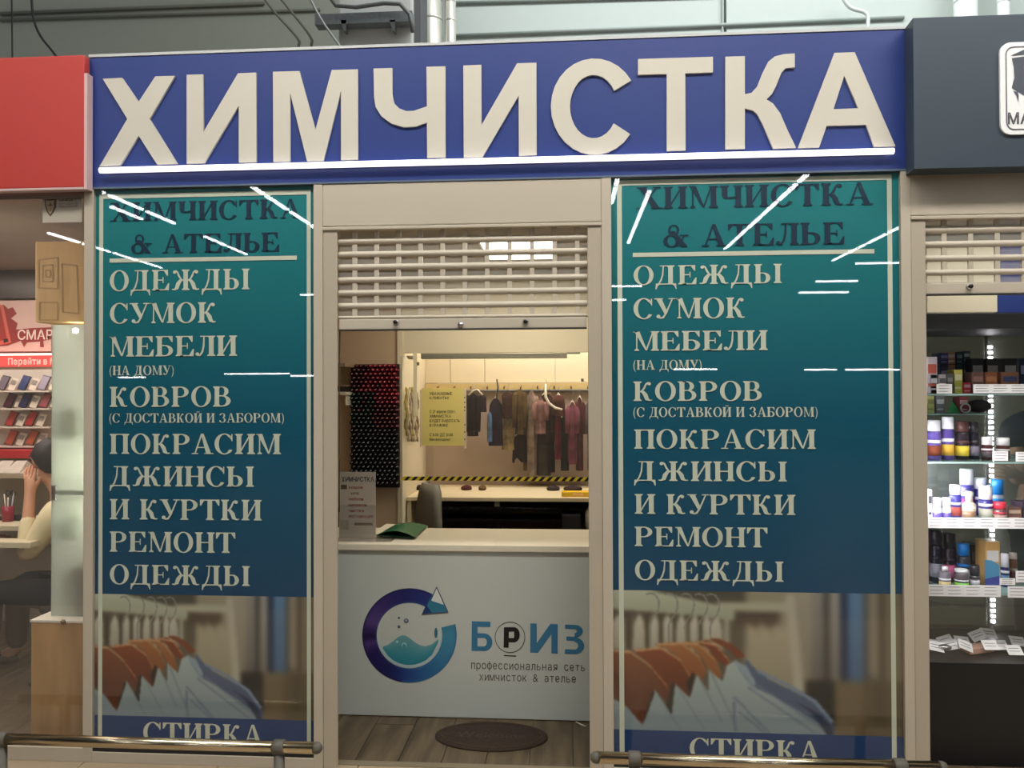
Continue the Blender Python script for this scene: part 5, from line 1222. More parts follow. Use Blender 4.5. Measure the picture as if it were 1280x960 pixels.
for (x0, y0, x1, y1, rgb, nm, lab) in ((89, 511, 103, 548, (150, 200, 90), 'green_carton', 'pale green carton on the upper shelf of the frosted cabinet'), (93, 643, 107, 672, (30, 150, 96), 'green_carton', 'bright green carton on the middle shelf of the frosted cabinet')):
    Y_ = YC2 + .05; p = at(x0, y1, Y_); q = at(x1, y0, Y_); boxx = thing(nm, ((p.x + q.x) / 2, Y_ + .04, p.z), lab, 'box')
    MB().box(p.x, min(q.x, xr - .005), Y_, Y_ + .09, p.z, q.z, bev=.003).build('body', mat('carton_%d' % rgb[0], rgb, .5), boxx)
    MB().box(p.x - .0, min(q.x, xr - .005), Y_ - .001, Y_ + .09, q.z, q.z + .004).build('lid_flap', mat('white_top'), boxx)
    MB().box(at(76, y1, Y_).x, xr, YC2 + .02, YC2 + .4, p.z - .008, p.z - .0005).build('glass_shelf', mat('frost_shelf', (190, 200, 190), .3), cbn)
Y_ = YC2 + .04; p = at(92, 752, Y_); q = at(107, 706, Y_)
boxx = thing('toy_figure_box', ((p.x + q.x) / 2, Y_ + .04, p.z), 'orange and cream patterned box at the foot of the frosted cabinet', 'box')
MB().box(p.x, xr - .003, Y_, Y_ + .1, tz + .002, q.z, bev=.003).build('body', mat('carton_orange', (206, 150, 92), .5), boxx)
for j in range(3): MB().box(p.x + .012 + j * .022, p.x + .02 + j * .022, Y_ - .002, Y_, tz + .02, q.z - .015).build('brown_stripe', mat('brown_ink', (110, 64, 30), .5), boxx)
# back wall fixtures
YB2 = 1.9
def panel(x0, y0, x1, y1, Y, m, name, label, cat, d=.03, parts=None):
    a = at(x0, y1, Y); b = at(x1, y0, Y); t = thing(name, ((a.x + b.x) / 2, Y, a.z), label, cat)
    MB().box(a.x, b.x, Y, Y + d, a.z, b.z, bev=.003).build('board', m, t); return t
panel(-60, 308, 64, 374, YB2, mat('dark_glass_panel', (74, 66, 60), .25, var=.2, scale=3), 'dark_wall_panel', 'dark brown glossy panel over the phone banner', 'panel')  # dark window area, built as an opaque glossy panel
t = panel(-60, 375, 64, 440, YB2 - .02, mat('banner_ground', (200, 170, 158), .5, var=.12, scale=6), 'phone_banner', 'banner with a red phone picture and splashes above the phone shelves', 'banner')
tx = MB(); Yb = YB2 - .022
def sp(pts, c, dy=0):
    tx.flat([(at(a, b, Yb).x, at(a, b, Yb).z) for a, b in pts], Yb - dy, c)
sp([(-40, 383), (5, 381), (10, 386), (16, 384), (21, 392), (14, 398), (22, 404), (20, 412), (40, 410), (64, 409), (64, 424), (54, 426), (55, 434), (50, 434), (50, 427), (34, 428), (30, 434), (26, 426), (10, 432), (-40, 436)], (134, 40, 36))
sp([(-30, 384), (4, 381), (14, 428), (-28, 438)], (196, 92, 76), .0006); sp([(-28, 388), (1, 385), (9, 424), (-26, 433)], (150, 44, 36), .0009); sp([(4, 424), (10, 423), (11, 427), (5, 429)], (40, 20, 22), .0012)
sansp('СМАРТФОНЫ', 22, 124, 424, 412, Yb - .0016, (226, 206, 196), tx, .015)
tx.build('banner_print', PRINT, t)
t = panel(-60, 443.5, 64, 459, YB2 - .08, mat('red_light_box', (212, 74, 70), .4, emit=(214, 84, 78), es=.35, var=0), 'red_header', 'lit red header strip with white lettering over the phone shelves', 'header', .06)
tx = MB(); sansp('Перейти в МТС', 10, 84, 455.5, 447.5, YB2 - .0815, (246, 214, 208), tx, .03); tx.build('lettering', PRINT, t)
q = at(30, 444, YB2 - .1); MB().box(at(-60, 444, YB2 - .1).x, at(64, 444, YB2 - .1).x, YB2 - .1, YB2 - .06, q.z, q.z + .012).build('light_strip', emis('red_header_glow', (255, 200, 190), 2.5), t)
# sloped phone wall
YPh = 1.72
a = at(-60, 562, YPh); b = at(64, 461, YPh)
pw = thing('phone_display', ((a.x + b.x) / 2, YPh, a.z), 'white stepped wall display full of phones above the red shelf edge', 'display')
rows_y = (488, 510, 533, 557)
MB().box(a.x, b.x, YPh + .1, YPh + .14, a.z, b.z).build('back_board', mat('phone_board', (222, 212, 200), .5), pw)
for ry in rows_y:
    z = at(30, ry, YPh).z; MB().box(a.x, b.x, YPh - .02, YPh + .1, z - .012, z - .002).build('step', mat('phone_board'), pw)
z = at(30, 571, YPh).z; MB().box(a.x, at(41, 560, YPh).x + .12, YPh - .12, YPh + .1, z, at(30, 561, YPh).z, bev=.003).build('red_edge', mat('red_edge', (190, 36, 44), .4), pw)
PH = [(-6, 0, (120, 110, 120), 'grey'), (20, 0, (50, 62, 112), 'blue'), (45, 0, (150, 138, 158), 'lilac'), (2, 1, (84, 40, 54), 'dark red'), (21, 1, (44, 42, 84), 'navy'), (47, 1, (160, 74, 80), 'pink'), (4, 2, (176, 66, 56), 'red'), (29, 2, (170, 56, 52), 'red'), (4, 3, (186, 90, 62), 'orange'), (30, 3, (184, 96, 66), 'orange')]
rn = ['top row', 'second row', 'third row', 'bottom row']
R_ = Matrix.Rotation(-.35, 3, 'X') @ Matrix.Rotation(.22, 3, 'Y')
for (px, r, rgb, cn) in PH:
    z = at(px + 6, rows_y[r], YPh).z; q = at(px + 6, rows_y[r] - 9, YPh)
    t = thing('smartphone', (q.x, YPh + .02, z), '%s phone %s in the %s of the wall display' % (cn, {0: 'at the left edge', 1: 'in the middle', 2: 'at the right'}[0 if px < 10 else 1 if px < 35 else 2], rn[r]), 'phone', )
    c = (q.x, YPh + .035, z + .05); m_ = MB(); m_.rbox(c, (.058, .009, .105), R_); m_.build('case', mat('phone_case_%d' % rgb[0], tuple(int(v * .5) for v in rgb), .3), t)
    c2 = Vector(c) + R_ @ Vector((0, -.0055, 0)); MB().rbox(c2, (.05, .002, .092), R_).build('screen', mat('phone_screen_%d' % rgb[0], rgb, .2), t)
    MB().rbox((q.x, YPh + .055, z + .02), (.02, .03, .04), Matrix.Identity(3)).build('stand', mat('phone_board'), t)
    k_ = thing('price_card', (q.x + .075, YPh + .03, z), 'white price card beside the %s phone %s in the %s' % (cn, {0: 'at the left edge', 1: 'in the middle', 2: 'at the right'}[0 if px < 10 else 1 if px < 35 else 2], rn[r]), 'card')
    MB().rbox((q.x + .07, YPh + .035, z + .042), (.05, .003, .085), R_).build('sheet', mat('card_white'), k_)
    MB().rbox((q.x + .07, YPh + .0325, z + .055), (.034, .001, .03), R_).build('printed_block', mat('card_grey', (150, 140, 132), .6), k_)
# shelf with papers, desk, pencil cup
Y1 = 1.35
q = at(20, 592, Y1)
sf = thing('paper_shelf', (q.x, Y1 + .15, q.z - .03), 'long grey shelf holding papers under the phone display', 'shelf')
MB().box(at(-60, 592, Y1).x, -2.7, Y1, Y1 + .42, q.z - .03, q.z, bev=.003).build('board', mat('grey_shelf', (176, 164, 142), .5), sf)
MB().box(at(-60, 592, Y1).x, -2.7, Y1 + .36, Y1 + .38, .8, q.z - .03).build('back_panel', mat('cream_back', (206, 194, 164), .6), sf)
for i, (px, w, lab) in enumerate(((4, .12, 'open brochure with a grey pattern at the left of the paper shelf'), (22, .11, 'folded brochure standing like a tent in the middle of the paper shelf'), (38, .1, 'white leaflet lying at the right of the paper shelf'))):
    p = at(px, 590, Y1 + .08); t = thing('brochure', (p.x, Y1 + .1, q.z + .001), lab, 'brochure')
    h = .05 if i < 2 else .01
    MB().add([(p.x - w / 2, Y1 + .02, q.z + .001), (p.x + w / 2, Y1 + .02, q.z + .001), (p.x + w / 2 - .02, Y1 + .12, q.z + h + .02), (p.x - w / 2 + .02, Y1 + .12, q.z + h + .02), (p.x - w / 2, Y1 + .2, q.z + .001), (p.x + w / 2, Y1 + .2, q.z + .001)], [(0, 1, 2, 3), (3, 2, 5, 4), (0, 3, 4), (1, 5, 2), (0, 4, 5, 1)]).build('pages', mat('brochure_paper', (206, 196, 182), .6, var=.2, scale=30), t)
Y2 = .95
dz = at(20, 640, 1.2).z
dk = thing('office_desk', (-3.5, 1.1, 0), 'pale desk with a dark open front behind the left glass', 'desk')
zt2 = at(30, 676, .75).z; zt3 = at(20, 664, .95).z
MB().box(-5.3, -2.93, .95, 1.33, zt3, zt3 + .03, bev=.003).build('upper_top', mat('desk_top', (206, 196, 166), .45), dk)
MB().box(-5.3, -2.86, .7, .82, zt2 - .03, zt2, bev=.003).build('lower_top', mat('desk_top'), dk)
MB().box(-5.3, -3.45, .96, .98, .0, zt3).build('modesty_panel', mat('desk_dark', (36, 32, 28), .6), dk)
MB().box(-3.62, -3.56, .72, .81, .0, zt2 - .03).build('leg_panel', mat('desk_dark'), dk)
MB().box(-5.0, -3.65, .75, .94, .08, .6).build('drawer_block', mat('drawer_dark', (52, 48, 40), .6), dk)
p = at(10, 652, 1.1); zz = zt3 + .03
t = thing('pencil_cup', (p.x, 1.1, zz), 'crimson pencil cup with pens and scissors on the desk', 'cup')
MB().lathe(p.x, 1.1, [(.03, zz + .0005), (.032, zz + .09), (.029, zz + .09), (.027, zz + .01)], 16).build('cup_body', mat('crimson_plastic', (150, 28, 52), .4), t)
for i, (dx, h, c) in enumerate(((-.015, .16, (220, 214, 200)), (.012, .15, (60, 60, 70)), (.0, .14, (230, 226, 214)), (.018, .16, (200, 200, 204)))):
    MB().tube([(p.x + dx * .5, 1.1, zz + .02), (p.x + dx * 1.6, 1.1 + .01 * (i % 2), zz + h)], .004, 6).build('pen', mat('pen_%d' % i, c, .4), t)
mb = MB()
for sx in (-1, 1): mb.tube([(p.x + .01 + .016 * sx + .012 * math.cos(2 * PI * k_ / 12), 1.11, zz + .165 + .016 * math.sin(2 * PI * k_ / 12)) for k_ in range(13)], .003, 6, caps=False)
mb.build('scissors', mat('black_box'), t)
for i, (px, w, c, lab) in enumerate(((27, .06, (34, 30, 28), 'black stapler on the desk right of the pencil cup'), (38, .03, (150, 110, 60), 'small tan eraser on the desk beside the black stapler'), (2, .05, (40, 42, 40), 'dark phone charger on the desk left of the pencil cup'))):
    p = at(px, 648, 1.15); MB().box(p.x - w / 2, p.x + w / 2, 1.12, 1.18, zz + .0005, zz + .035 - i * .006, bev=.006).build(['stapler', 'eraser', 'charger'][i], mat('desk_item_%d' % i, c, .5), label=lab, cat=['stapler', 'eraser', 'charger'][i])
# seated person in the left shop, face turned to the left, hand at the chin
hx, hy, hz = at(61, 575, 1.0)
hx += .0
px_, py_ = hx + .12, hy + .0
N = {}; E_ = []
zh = .48
N['pel'] = (px_ + .06, py_ + .02, zh + .02, (.13, .105)); N['belly'] = (px_ + .07, py_ + .01, zh + .18, (.125, .1)); N['chest'] = (px_ + .04, py_, zh + .38, (.145, .1)); N['shd'] = (px_ + .01, py_, zh + .5, (.09, .07)); N['neck'] = (hx + .045, hy, hz - .13, .052)
E_ += [('pel', 'belly'), ('belly', 'chest'), ('chest', 'shd'), ('shd', 'neck')]
head_nodes(N, E_, (hx, hy, hz), -PI / 2, 'neck')
sh_l = (px_ + .02, py_ - .17, zh + .46); el_l = (px_ - .12, py_ - .19, zh + .22); wr_l = (hx - .05, hy - .085, hz - .165)
chain(N, E_, [(*sh_l, .056), (*el_l, .042), (*wr_l, .028)], 'la', 'shd'); hand(N, E_, wr_l, 'la2', (-.25, .3, 1), (1, 0, .1), .35, 'lh')
sh_r = (px_ + .02, py_ + .17, zh + .46); el_r = (px_ - .14, py_ + .24, zh + .24); wr_r = (px_ - .36, py_ + .16, zh + .26)
chain(N, E_, [(*sh_r, .056), (*el_r, .042), (*wr_r, .028)], 'ra', 'shd'); hand(N, E_, wr_r, 'ra2', (-1, -.1, -.05), (0, -1, .1), .5, 'rh')
for s in (-1, 1):
    chain(N, E_, [(px_ + .02, py_ + s * .09, zh, .085), (px_ - .38, py_ + s * .11, zh + .02, .06), (px_ - .4, py_ + s * .12, .1, .04), (px_ - .5, py_ + s * .12, .045, .035)], 'lg%d' % s, 'pel')
pr = skin('person', N, E_, SKIN, loc=(px_, py_, 0), label='seated person with short dark hair and a cream shirt, hand on the chin', cat='person')
head(pr, (hx, hy, hz), -PI / 2, SKIN, HAIR)
def sub(keys, extra): return {k: (*N[k][:3], tuple(v + extra for v in N[k][3]) if isinstance(N[k][3], tuple) else N[k][3] + extra) for k in keys}
n2 = sub(['belly', 'chest', 'shd', 'la0', 'la1', 'ra0', 'ra1'], .014); n2['pel'] = (*N['pel'][:3], (.142, .118)); n2['lm'] = tuple(Vector(el_l) * .35 + Vector(wr_l) * .65) + (.042,); n2['rm'] = tuple(Vector(el_r) * .35 + Vector(wr_r) * .65) + (.042,)
skin('shirt', n2, [('belly', 'chest'), ('chest', 'shd'), ('belly', 'pel'), ('shd', 'la0'), ('la0', 'la1'), ('la1', 'lm'), ('shd', 'ra0'), ('ra0', 'ra1'), ('ra1', 'rm')], mat('cream_shirt', (222, 208, 168), .85, var=.04), pr)
n3 = sub(['pel'] + ['lg%d%d' % (s, i) for s in (-1, 1) for i in range(3)], .016)
skin('trousers', n3, [('pel', 'lg-10'), ('lg-10', 'lg-11'), ('lg-11', 'lg-12'), ('pel', 'lg10'), ('lg10', 'lg11'), ('lg11', 'lg12')], mat('dark_trousers', (26, 26, 30), .9), pr)
for s in (-1, 1): p = N['lg%d3' % s]; MB().sphere((p[0] - .01, p[1], .045), (.13, .048, .043), 14, 8).build('shoe', mat('black_shoe', (18, 16, 16), .4), pr)
office_chair(px_ + .08, py_ + .02, -PI / 2, (40, 38, 38), 'black office chair under the seated person', .92)
# ------------------------------------------------------------------ right shop (shoe care display)
X0, X1 = 1.46, 2.62
boxm('wall_right_shop_back', mat('right_shop_wall', (196, 190, 172), .7), (1.4, 3.3, 2.3, 2.35, 0, 2.5), kind='structure')
boxm('wall_right_shop_side', mat('right_shop_wall'), (3.25, 3.3, .1, 2.3, 0, 2.5), kind='structure')
boxm('ceiling', mat('right_shop_ceiling', (180, 176, 166), .8), (1.4, 3.3, .21, 2.35, 2.46, 2.5), kind='structure')
t = panel(1159, 300, 1246, 391, .75, mat('cream_board', (226, 218, 194), .5), 'cream_board', 'cream board behind the shutter above the product display', 'board', .03)
t2 = panel(1247, 300, 1400, 391, .76, mat('blue_board', (28, 52, 128), .5), 'blue_board', 'dark blue board beside the cream board above the product display', 'board', .03)
t3 = panel(1180, 455, 1262, 415, .95, mat('maroon_board', (86, 44, 42), .5), 'maroon_board', 'x', 'board') if False else None
YQ = .2
cs = thing('display_case', ((X0 + X1) / 2, .4, 0), 'glass shelved display case full of shoe care products on a black base', 'display')
zc0 = at(1220, 391.5, YQ).z; zc1 = at(1220, 411, YQ).z
MB().box(X0, X1, YQ, .7, zc1, zc0, bev=.003).build('top_fascia', mat('charcoal_board', (52, 54, 56), .5, var=.1), cs)
zb = at(1220, 829, YQ).z
MB().box(X0, X1, YQ, .7, .0, zb, bev=.003).build('base', mat('black_base', (14, 13, 14), .45, var=.1), cs)
MB().box(X0, X1, .68, .684, zb, zc1).build('back_glass', glass_mat('case_back_glass', tint=(.8, .84, .8), f0=.08, veil=.2, vcol=(.3, .32, .3)), cs)
MB().box(X0, X0 + .012, YQ + .02, .68, zb, zc1).build('side_sheet', mat('case_side', (206, 204, 214), .4), cs)
LED = emis('led_dots', (255, 250, 255), 14)
shelfy = {'a': 492, 'b': 577, 'c': 655, 'd': 741}
SZ = {}
for k_, py in shelfy.items():
    z = at(1220, py, YQ + .04).z; SZ[k_] = z
    MB().box(X0 + .012, X1, YQ + .03, .66, z - .008, z, bev=.001).build('glass_shelf', mat('shelf_glass', (150, 176, 168), .1, var=0), cs)
SZ['e'] = zb
mb = MB(); xl = at(1248, 600, .6).x; z = zb + .05
while z < zc1 - .03:
    mb.box(xl - .008, xl + .008, .655, .662, z - .006, z + .006); z += .026
mb.build('led_strip', LED, cs)
mb = MB(); z = zb + .05
while z < zc1 - .02:
    mb.box(X0 + .013, X0 + .018, YQ + .06, YQ + .075, z - .007, z + .007); z += .03
mb.build('led_strip', LED, cs)
MB().box(X0, X1, YQ + .0, YQ + .004, zb, zc1).build('front_glass', glass_mat('case_glass', f0=.05), cs)
MB().box(xl - .02, xl - .0095, .66, .672, zb, zc1).build('led_profile', METALC, cs)
# price strips
def pstrip(x0, x1, y0, y1, Y, label, lines=3):
    a = at(x0, y1, Y); b = at(x1, y0, Y); t = thing('price_strip', ((a.x + b.x) / 2, Y, a.z), label, 'price tag')
    MB().box(a.x, min(b.x, X1), Y, Y + .002, a.z, b.z).build('card', mat('tag_white', (232, 230, 226), .5, var=0), t)
    mb = MB(); w = min(b.x, X1) - a.x; n = max(1, int(w / .07))
    for i in range(n):
        for j in range(lines):
            zz_ = a.z + (b.z - a.z) * (j + .7) / (lines + .4); u = a.x + w * i / n + .008
            mb.flat([(u, zz_), (u + w / n * (.5 + .3 * random.random()), zz_), (u + w / n * .75, zz_ + .0025), (u, zz_ + .0025)], Y - .0006, (130, 124, 128))
    mb.build('print', PRINT, t)
YF2 = YQ + .012
pstrip(1217, 1330, 480, 491.5, YF2, 'long white price strip along the top glass shelf')
pstrip(1171, 1190, 480, 492, YF2, 'short white price card at the left of the top glass shelf')
pstrip(1160, 1330, 648, 660, YF2, 'white price strip along the whole third shelf')
pstrip(1160, 1251, 732, 745, YF2, 'white price strip along the left part of the fourth shelf')
pstrip(1260, 1330, 734, 747, YF2, 'white price strip at the right end of the fourth shelf')
pstrip(1241, 1260, 564, 576, YF2, 'small price card in front of the second brown shoe cream jar')
pstrip(1270, 1300, 565, 577, YF2, 'small price card at the right edge of the second shelf')
pstrip(1270, 1300, 714, 728, YF2, 'small price card propped at the right edge above the fourth shelf')
pstrip(1250, 1269, 723, 731, YF2, 'small price card in front of the small white-capped bottle')
# products
def can(px0, px1, pyt, sh, Y, body, cap, band, label, cat='spray can', name='spray_can', capf=.28, glossy=True, neck=False):
    a = at(px0, 600, Y); b = at(px1, 600, Y); r = (b.x - a.x) / 2; cx = (a.x + b.x) / 2; z0 = SZ[sh] + .0005; z1 = at(px0, pyt, Y).z; h = z1 - z0
    t = thing(name, (cx, Y, z0), label, cat)
    zc = z0 + h * (1 - capf); r2 = r * (.55 if neck else 1)
    MB().lathe(cx, Y, [(r * .94, z0), (r, z0 + h * .03), (r, zc - h * .07), (r * (.6 if neck else .88), zc)], 20).build('body', mat('pr_%d_%d_%d' % body, body, .3, var=0), t)
    MB().lathe(cx, Y, [(r2 * .95, zc), (r2 * .95, z1 - h * .02), (r2 * .85, z1)], 20).build('cap', mat('pr_%d_%d_%d' % cap, cap, .35, var=0), t)
    MB().lathe(cx, Y, [(r * 1.012, z0 + h * .1), (r * 1.012, z0 + h * .36)], 20).build('label_band', mat('pr_%d_%d_%d' % band, band, .5, var=0), t)
    MB().lathe(cx, Y, [(r * 1.014, z0 + h * .42), (r * 1.014, z0 + h * .5)], 20).build('label_stripe', mat('pr_%d_%d_%d' % cap, cap, .35, var=0), t)
    return t
W_, PU, BK = (236, 234, 240), (84, 68, 150), (26, 22, 30)
can(1160, 1176, 525, 'b', .34, (110, 92, 176), W_, (150, 70, 40), 'white-capped purple spray can at the far left of the second shelf')
can(1178, 1192.5, 521, 'b', .34, (92, 74, 150), W_, (230, 180, 60), 'white-capped spray can with a yellow label, second on the second shelf')
can(1195, 1211, 526, 'b', .34, (44, 36, 44), (84, 52, 48), (222, 196, 60), 'dark spray can with brown cap and yellow label on the second shelf')
can(1212, 1224, 527, 'b', .35, (30, 26, 38), (40, 34, 40), (120, 112, 130), 'slim black spray can right of the brown-capped one')
can(1227.5, 1241, 546, 'b', .33, (70, 26, 34), (226, 222, 222), (90, 80, 84), 'dark red shoe cream jar with white lid on the second shelf', 'jar', 'cream_jar', .34)
can(1246, 1262, 547, 'b', .33, (76, 40, 34), (222, 218, 216), (96, 84, 80), 'brown shoe cream jar with white lid right of the dark red jar', 'jar', 'cream_jar', .34)
can(1166, 1176.5, 622, 'c', .32, (222, 220, 228), W_, PU, 'small white bottle with a purple band at the left of the third shelf', 'bottle', 'shoe_bottle', .4)
can(1177.5, 1188, 622, 'c', .32, (222, 220, 228), (240, 238, 244), PU, 'small white bottle with a purple band right of its twin', 'bottle', 'shoe_bottle', .4)
can(1187, 1201, 606, 'c', .38, (60, 56, 150), W_, (200, 90, 80), 'blue spray can with white cap on the third shelf left of the beige bottle')
can(1200, 1216.5, 586, 'c', .5, (70, 60, 140), (214, 212, 216), (176, 50, 110), 'tall can with pale cap and magenta band at the back of the third shelf', capf=.34)
can(1217.5, 1233, 597, 'c', .5, (66, 56, 134), (206, 202, 208), (90, 80, 150), 'purple can with pale cap at the back of the third shelf', capf=.3)
can(1203, 1219, 614, 'c', .31, (196, 180, 156), (218, 208, 190), (130, 100, 76), 'beige bottle with narrow cap and brown print on the third shelf', 'bottle', 'shoe_bottle', .36, neck=True)
can(1223.5, 1240, 607, 'c', .33, (56, 46, 120), W_, (180, 176, 160), 'purple can with large white cap in front on the third shelf', capf=.38)
can(1238.5, 1254, 599, 'c', .45, (170, 180, 190), (36, 130, 208), (120, 140, 160), 'silver can with bright blue cap on the third shelf', capf=.4)
can(1241, 1257, 627, 'c', .31, (96, 66, 64), (190, 44, 62), (150, 120, 110), 'brown jar with red lid on the third shelf', 'jar', 'cream_jar', .35)
can(1161, 1177, 662, 'd', .44, (24, 20, 36), (34, 30, 40), (150, 146, 160), 'black can with pale lettering at the far left of the fourth shelf')
can(1178.5, 1194, 666, 'd', .44, (40, 26, 40), (34, 26, 32), (206, 96, 140), 'black can with a broad pink band on the fourth shelf')
can(1196, 1211, 679, 'd', .42, (60, 60, 70), (30, 124, 206), (200, 204, 214), 'dark can with bright blue cap on the fourth shelf', capf=.3)
can(1173, 1187, 708, 'd', .3, (110, 104, 112), (226, 224, 226), (196, 176, 120), 'clear bottle with flat white cap in front at the left of the fourth shelf', 'bottle', 'shoe_bottle', .2, neck=True)
can(1192, 1209, 711, 'd', .3, (92, 84, 88), (220, 220, 222), (110, 190, 60), 'bottle with a green label and white cap in front on the fourth shelf', 'bottle', 'shoe_bottle', .16)
can(1250, 1260, 692, 'd', .36, (44, 44, 96), W_, (90, 130, 160), 'slim blue bottle with white cap right of the orange and blue box', 'bottle', 'shoe_bottle', .4)
can(1260, 1270, 691, 'd', .44, (150, 104, 84), (206, 190, 180), (110, 60, 60), 'brown bottle right of the slim blue bottle', 'bottle', 'shoe_bottle', .2)
can(1211, 1223, 706, 'd', .33, (96, 92, 98), (60, 56, 62), (190, 186, 190), 'grey tube with a white label in front of the black box on the fourth shelf', 'tube', 'polish_tube', .45)
def pbox(px0, px1, pyt, zb_, Y, rgb, top, label, name='product_box', cat='box', pyb=None, d=.09):
    a = at(px0, 600, Y); b = at(px1, 600, Y); z0 = zb_ if pyb is None else at(px0, pyb, Y).z; z1 = at(px0, pyt, Y).z
    t = thing(name, ((a.x + b.x) / 2, Y + d / 2, z0), label, cat)
    MB().box(a.x, b.x, Y, Y + d, z0 + .0005, z1, bev=.002).build('carton', mat('pr_%d_%d_%d' % rgb, rgb, .4, var=0), t)
    h = z1 - z0; w = b.x - a.x
    MB().box(a.x + w * .1, b.x - w * .1, Y - .001, Y, z0 + h * .55, z0 + h * .8).build('label', mat('pr_%d_%d_%d' % top, top, .5, var=0), t)
    MB().box(a.x + w * .1, b.x - w * .2, Y - .001, Y, z0 + h * .2, z0 + h * .28).build('small_print', mat('pr_%d_%d_%d' % top, top, .5, var=0), t)
    return t
pbox(1213, 1226, 681, SZ['d'], .45, (28, 26, 28), (70, 66, 70), 'tall black box behind the grey tube on the fourth shelf')
t = pbox(1231, 1249, 677, SZ['d'], .36, (216, 170, 104), (236, 232, 226), 'tall box in orange and blue waves on the fourth shelf')
a = at(1231, 731, .358); b = at(1249, 703, .358)
MB().add([(a.x, .358, SZ['d'] + .002), (b.x, .358, SZ['d'] + .002), (b.x, .358, b.z - .012), ((a.x + b.x) / 2, .358, b.z + .008), (a.x, .358, b.z + .012)], [(0, 1, 2, 3, 4)]).build('blue_wave', mat('pr_wave', (96, 160, 196), .5), t)
MB().add([(a.x, .3575, SZ['d'] + .002), (b.x, .3575, SZ['d'] + .002), (b.x, .3575, b.z - .06), (a.x, .3575, b.z - .075)], [(0, 1, 2, 3)]).build('violet_wave', mat('pr_wave2', (76, 80, 156), .5), t)
pbox(1259, 1277, 634, SZ['c'], .33, (110, 76, 66), (190, 160, 140), 'low brown box at the right of the third shelf')
pbox(1278, 1300, 628, SZ['c'], .34, (60, 44, 60), (150, 130, 140), 'dark violet box at the right edge of the third shelf')
pbox(1160, 1165, 612, SZ['c'], .32, (236, 234, 238), (60, 56, 66), 'narrow white box standing first on the third shelf')
# top shelf: small tins and boxes in tiers
zt1 = SZ['a']
T1 = [(1177, 1187, 441, (48, 50, 96), (150, 150, 190), 'dark blue'), (1186.5, 1195.5, 440, (190, 140, 100), (236, 220, 200), 'tan'), (1197, 1205, 441, (30, 52, 62), (110, 130, 140), 'dark teal'), (1206, 1214.5, 439, (34, 58, 64), (200, 204, 206), 'teal and white')]
for i, (a_, b_, yt, c, l, n_) in enumerate(T1):
    pbox(a_, b_, yt, zt1, .5, c, l, 'small %s shoe polish box in the back tier of the top shelf' % n_, pyb=yt + 15)
    pbox(a_, b_, yt + 15.4, zt1, .5, tuple(int(v * .8) for v in c), l, 'lower %s box under the small %s shoe polish box' % (n_, n_))
for i, (a_, b_, c, l, n_) in enumerate(((1216, 1231, (40, 40, 42), (176, 176, 176), 'the leftmost of three charcoal boxes on the top shelf'), (1234.5, 1250, (52, 50, 44), (186, 182, 170), 'the middle one of three charcoal boxes on the top shelf'), (1256, 1273, (44, 42, 42), (196, 192, 188), 'the right one of three charcoal boxes on the top shelf'), (1276, 1292, (44, 48, 84), (170, 174, 200), 'navy box at the right edge of the top shelf'))):
    pbox(a_, b_, 448, zt1, .44, c, l, n_)
for i, (a_, b_, yt, c, l, n_) in enumerate(((1160, 1173, 446, (226, 214, 220), (216, 110, 90), 'white and orange box at the far left of the top shelf'), (1164, 1173.5, 468, (130, 124, 130), (230, 228, 232), 'grey polish tin at the left front of the top shelf'), (1174.5, 1184, 468, (206, 198, 204), (110, 104, 110), 'pale polish tin second at the front of the top shelf'), (1185, 1193, 467, (110, 106, 104), (160, 156, 150), 'dull grey tin third at the front of the top shelf'), (1194.5, 1204.5, 462, (206, 196, 92), (236, 230, 190), 'yellow polish box at the front of the top shelf'), (1205.5, 1215, 478, (196, 48, 66), (206, 180, 186), 'red tin with a pale top at the front of the top shelf'), (1216.5, 1231, 465, (136, 96, 84), (180, 140, 128), 'brown leather wallet at the front of the top shelf'), (1233, 1248.5, 465, (170, 104, 66), (206, 140, 96), 'orange brown wallet at the front of the top shelf'), (1253, 1275, 465, (156, 106, 76), (70, 76, 120), 'brown box with a blue band at the front of the top shelf'))):
    pbox(a_, b_, yt, zt1, .3, c, l, n_, d=.07)
# items on the small glass ledge between the first two shelves
zl_ = at(1190, 517, .42).z
MB().box(X0 + .012, at(1240, 517, .42).x, .4, .6, zl_ - .006, zl_).build('glass_ledge', mat('shelf_glass'), cs)
for (a_, b_, yt, c, l, n_) in ((1160, 1169, 495, (196, 196, 120), (150, 150, 90), 'pale yellow box on the narrow glass ledge'), (1171, 1182, 495, (120, 120, 124), (206, 204, 206), 'grey patterned box on the narrow glass ledge'), (1200, 1211.5, 496, (130, 50, 56), (200, 160, 156), 'crimson box on the narrow glass ledge')):
    pbox(a_, b_, yt, zl_, .45, c, l, n_, d=.06)
q = at(1190, 516, .47); MB().add([(q.x - .03, .45, zl_ + .001), (q.x + .03, .45, zl_ + .001), (q.x + .02, .5, zl_ + .001), (q.x - .0, .47, zl_ + .06)], [(0, 1, 3), (1, 2, 3), (2, 0, 3), (0, 2, 1)]).build('green_sponge', mat('sponge_green', (60, 140, 84), .8), label='green wedge sponge on the narrow glass ledge', cat='sponge')
q = at(1207, 517, .43); MB().tube([(q.x + .02 * math.cos(2 * PI * i / 20), .43, zl_ + .0245 + .02 * math.sin(2 * PI * i / 20)) for i in range(21)], .004, 6, caps=False).build('metal_ring', METALC, label='round ring standing in front of the crimson box', cat='ring')
q = at(1226, 516, .5); MB().sphere((q.x, .52, zl_ + .032), (.055, .05, .031), 14, 8).build('shoe_brush', mat('dark_brush', (54, 40, 38), .8), label='dark rounded shoe brush on the right end of the narrow glass ledge', cat='brush')
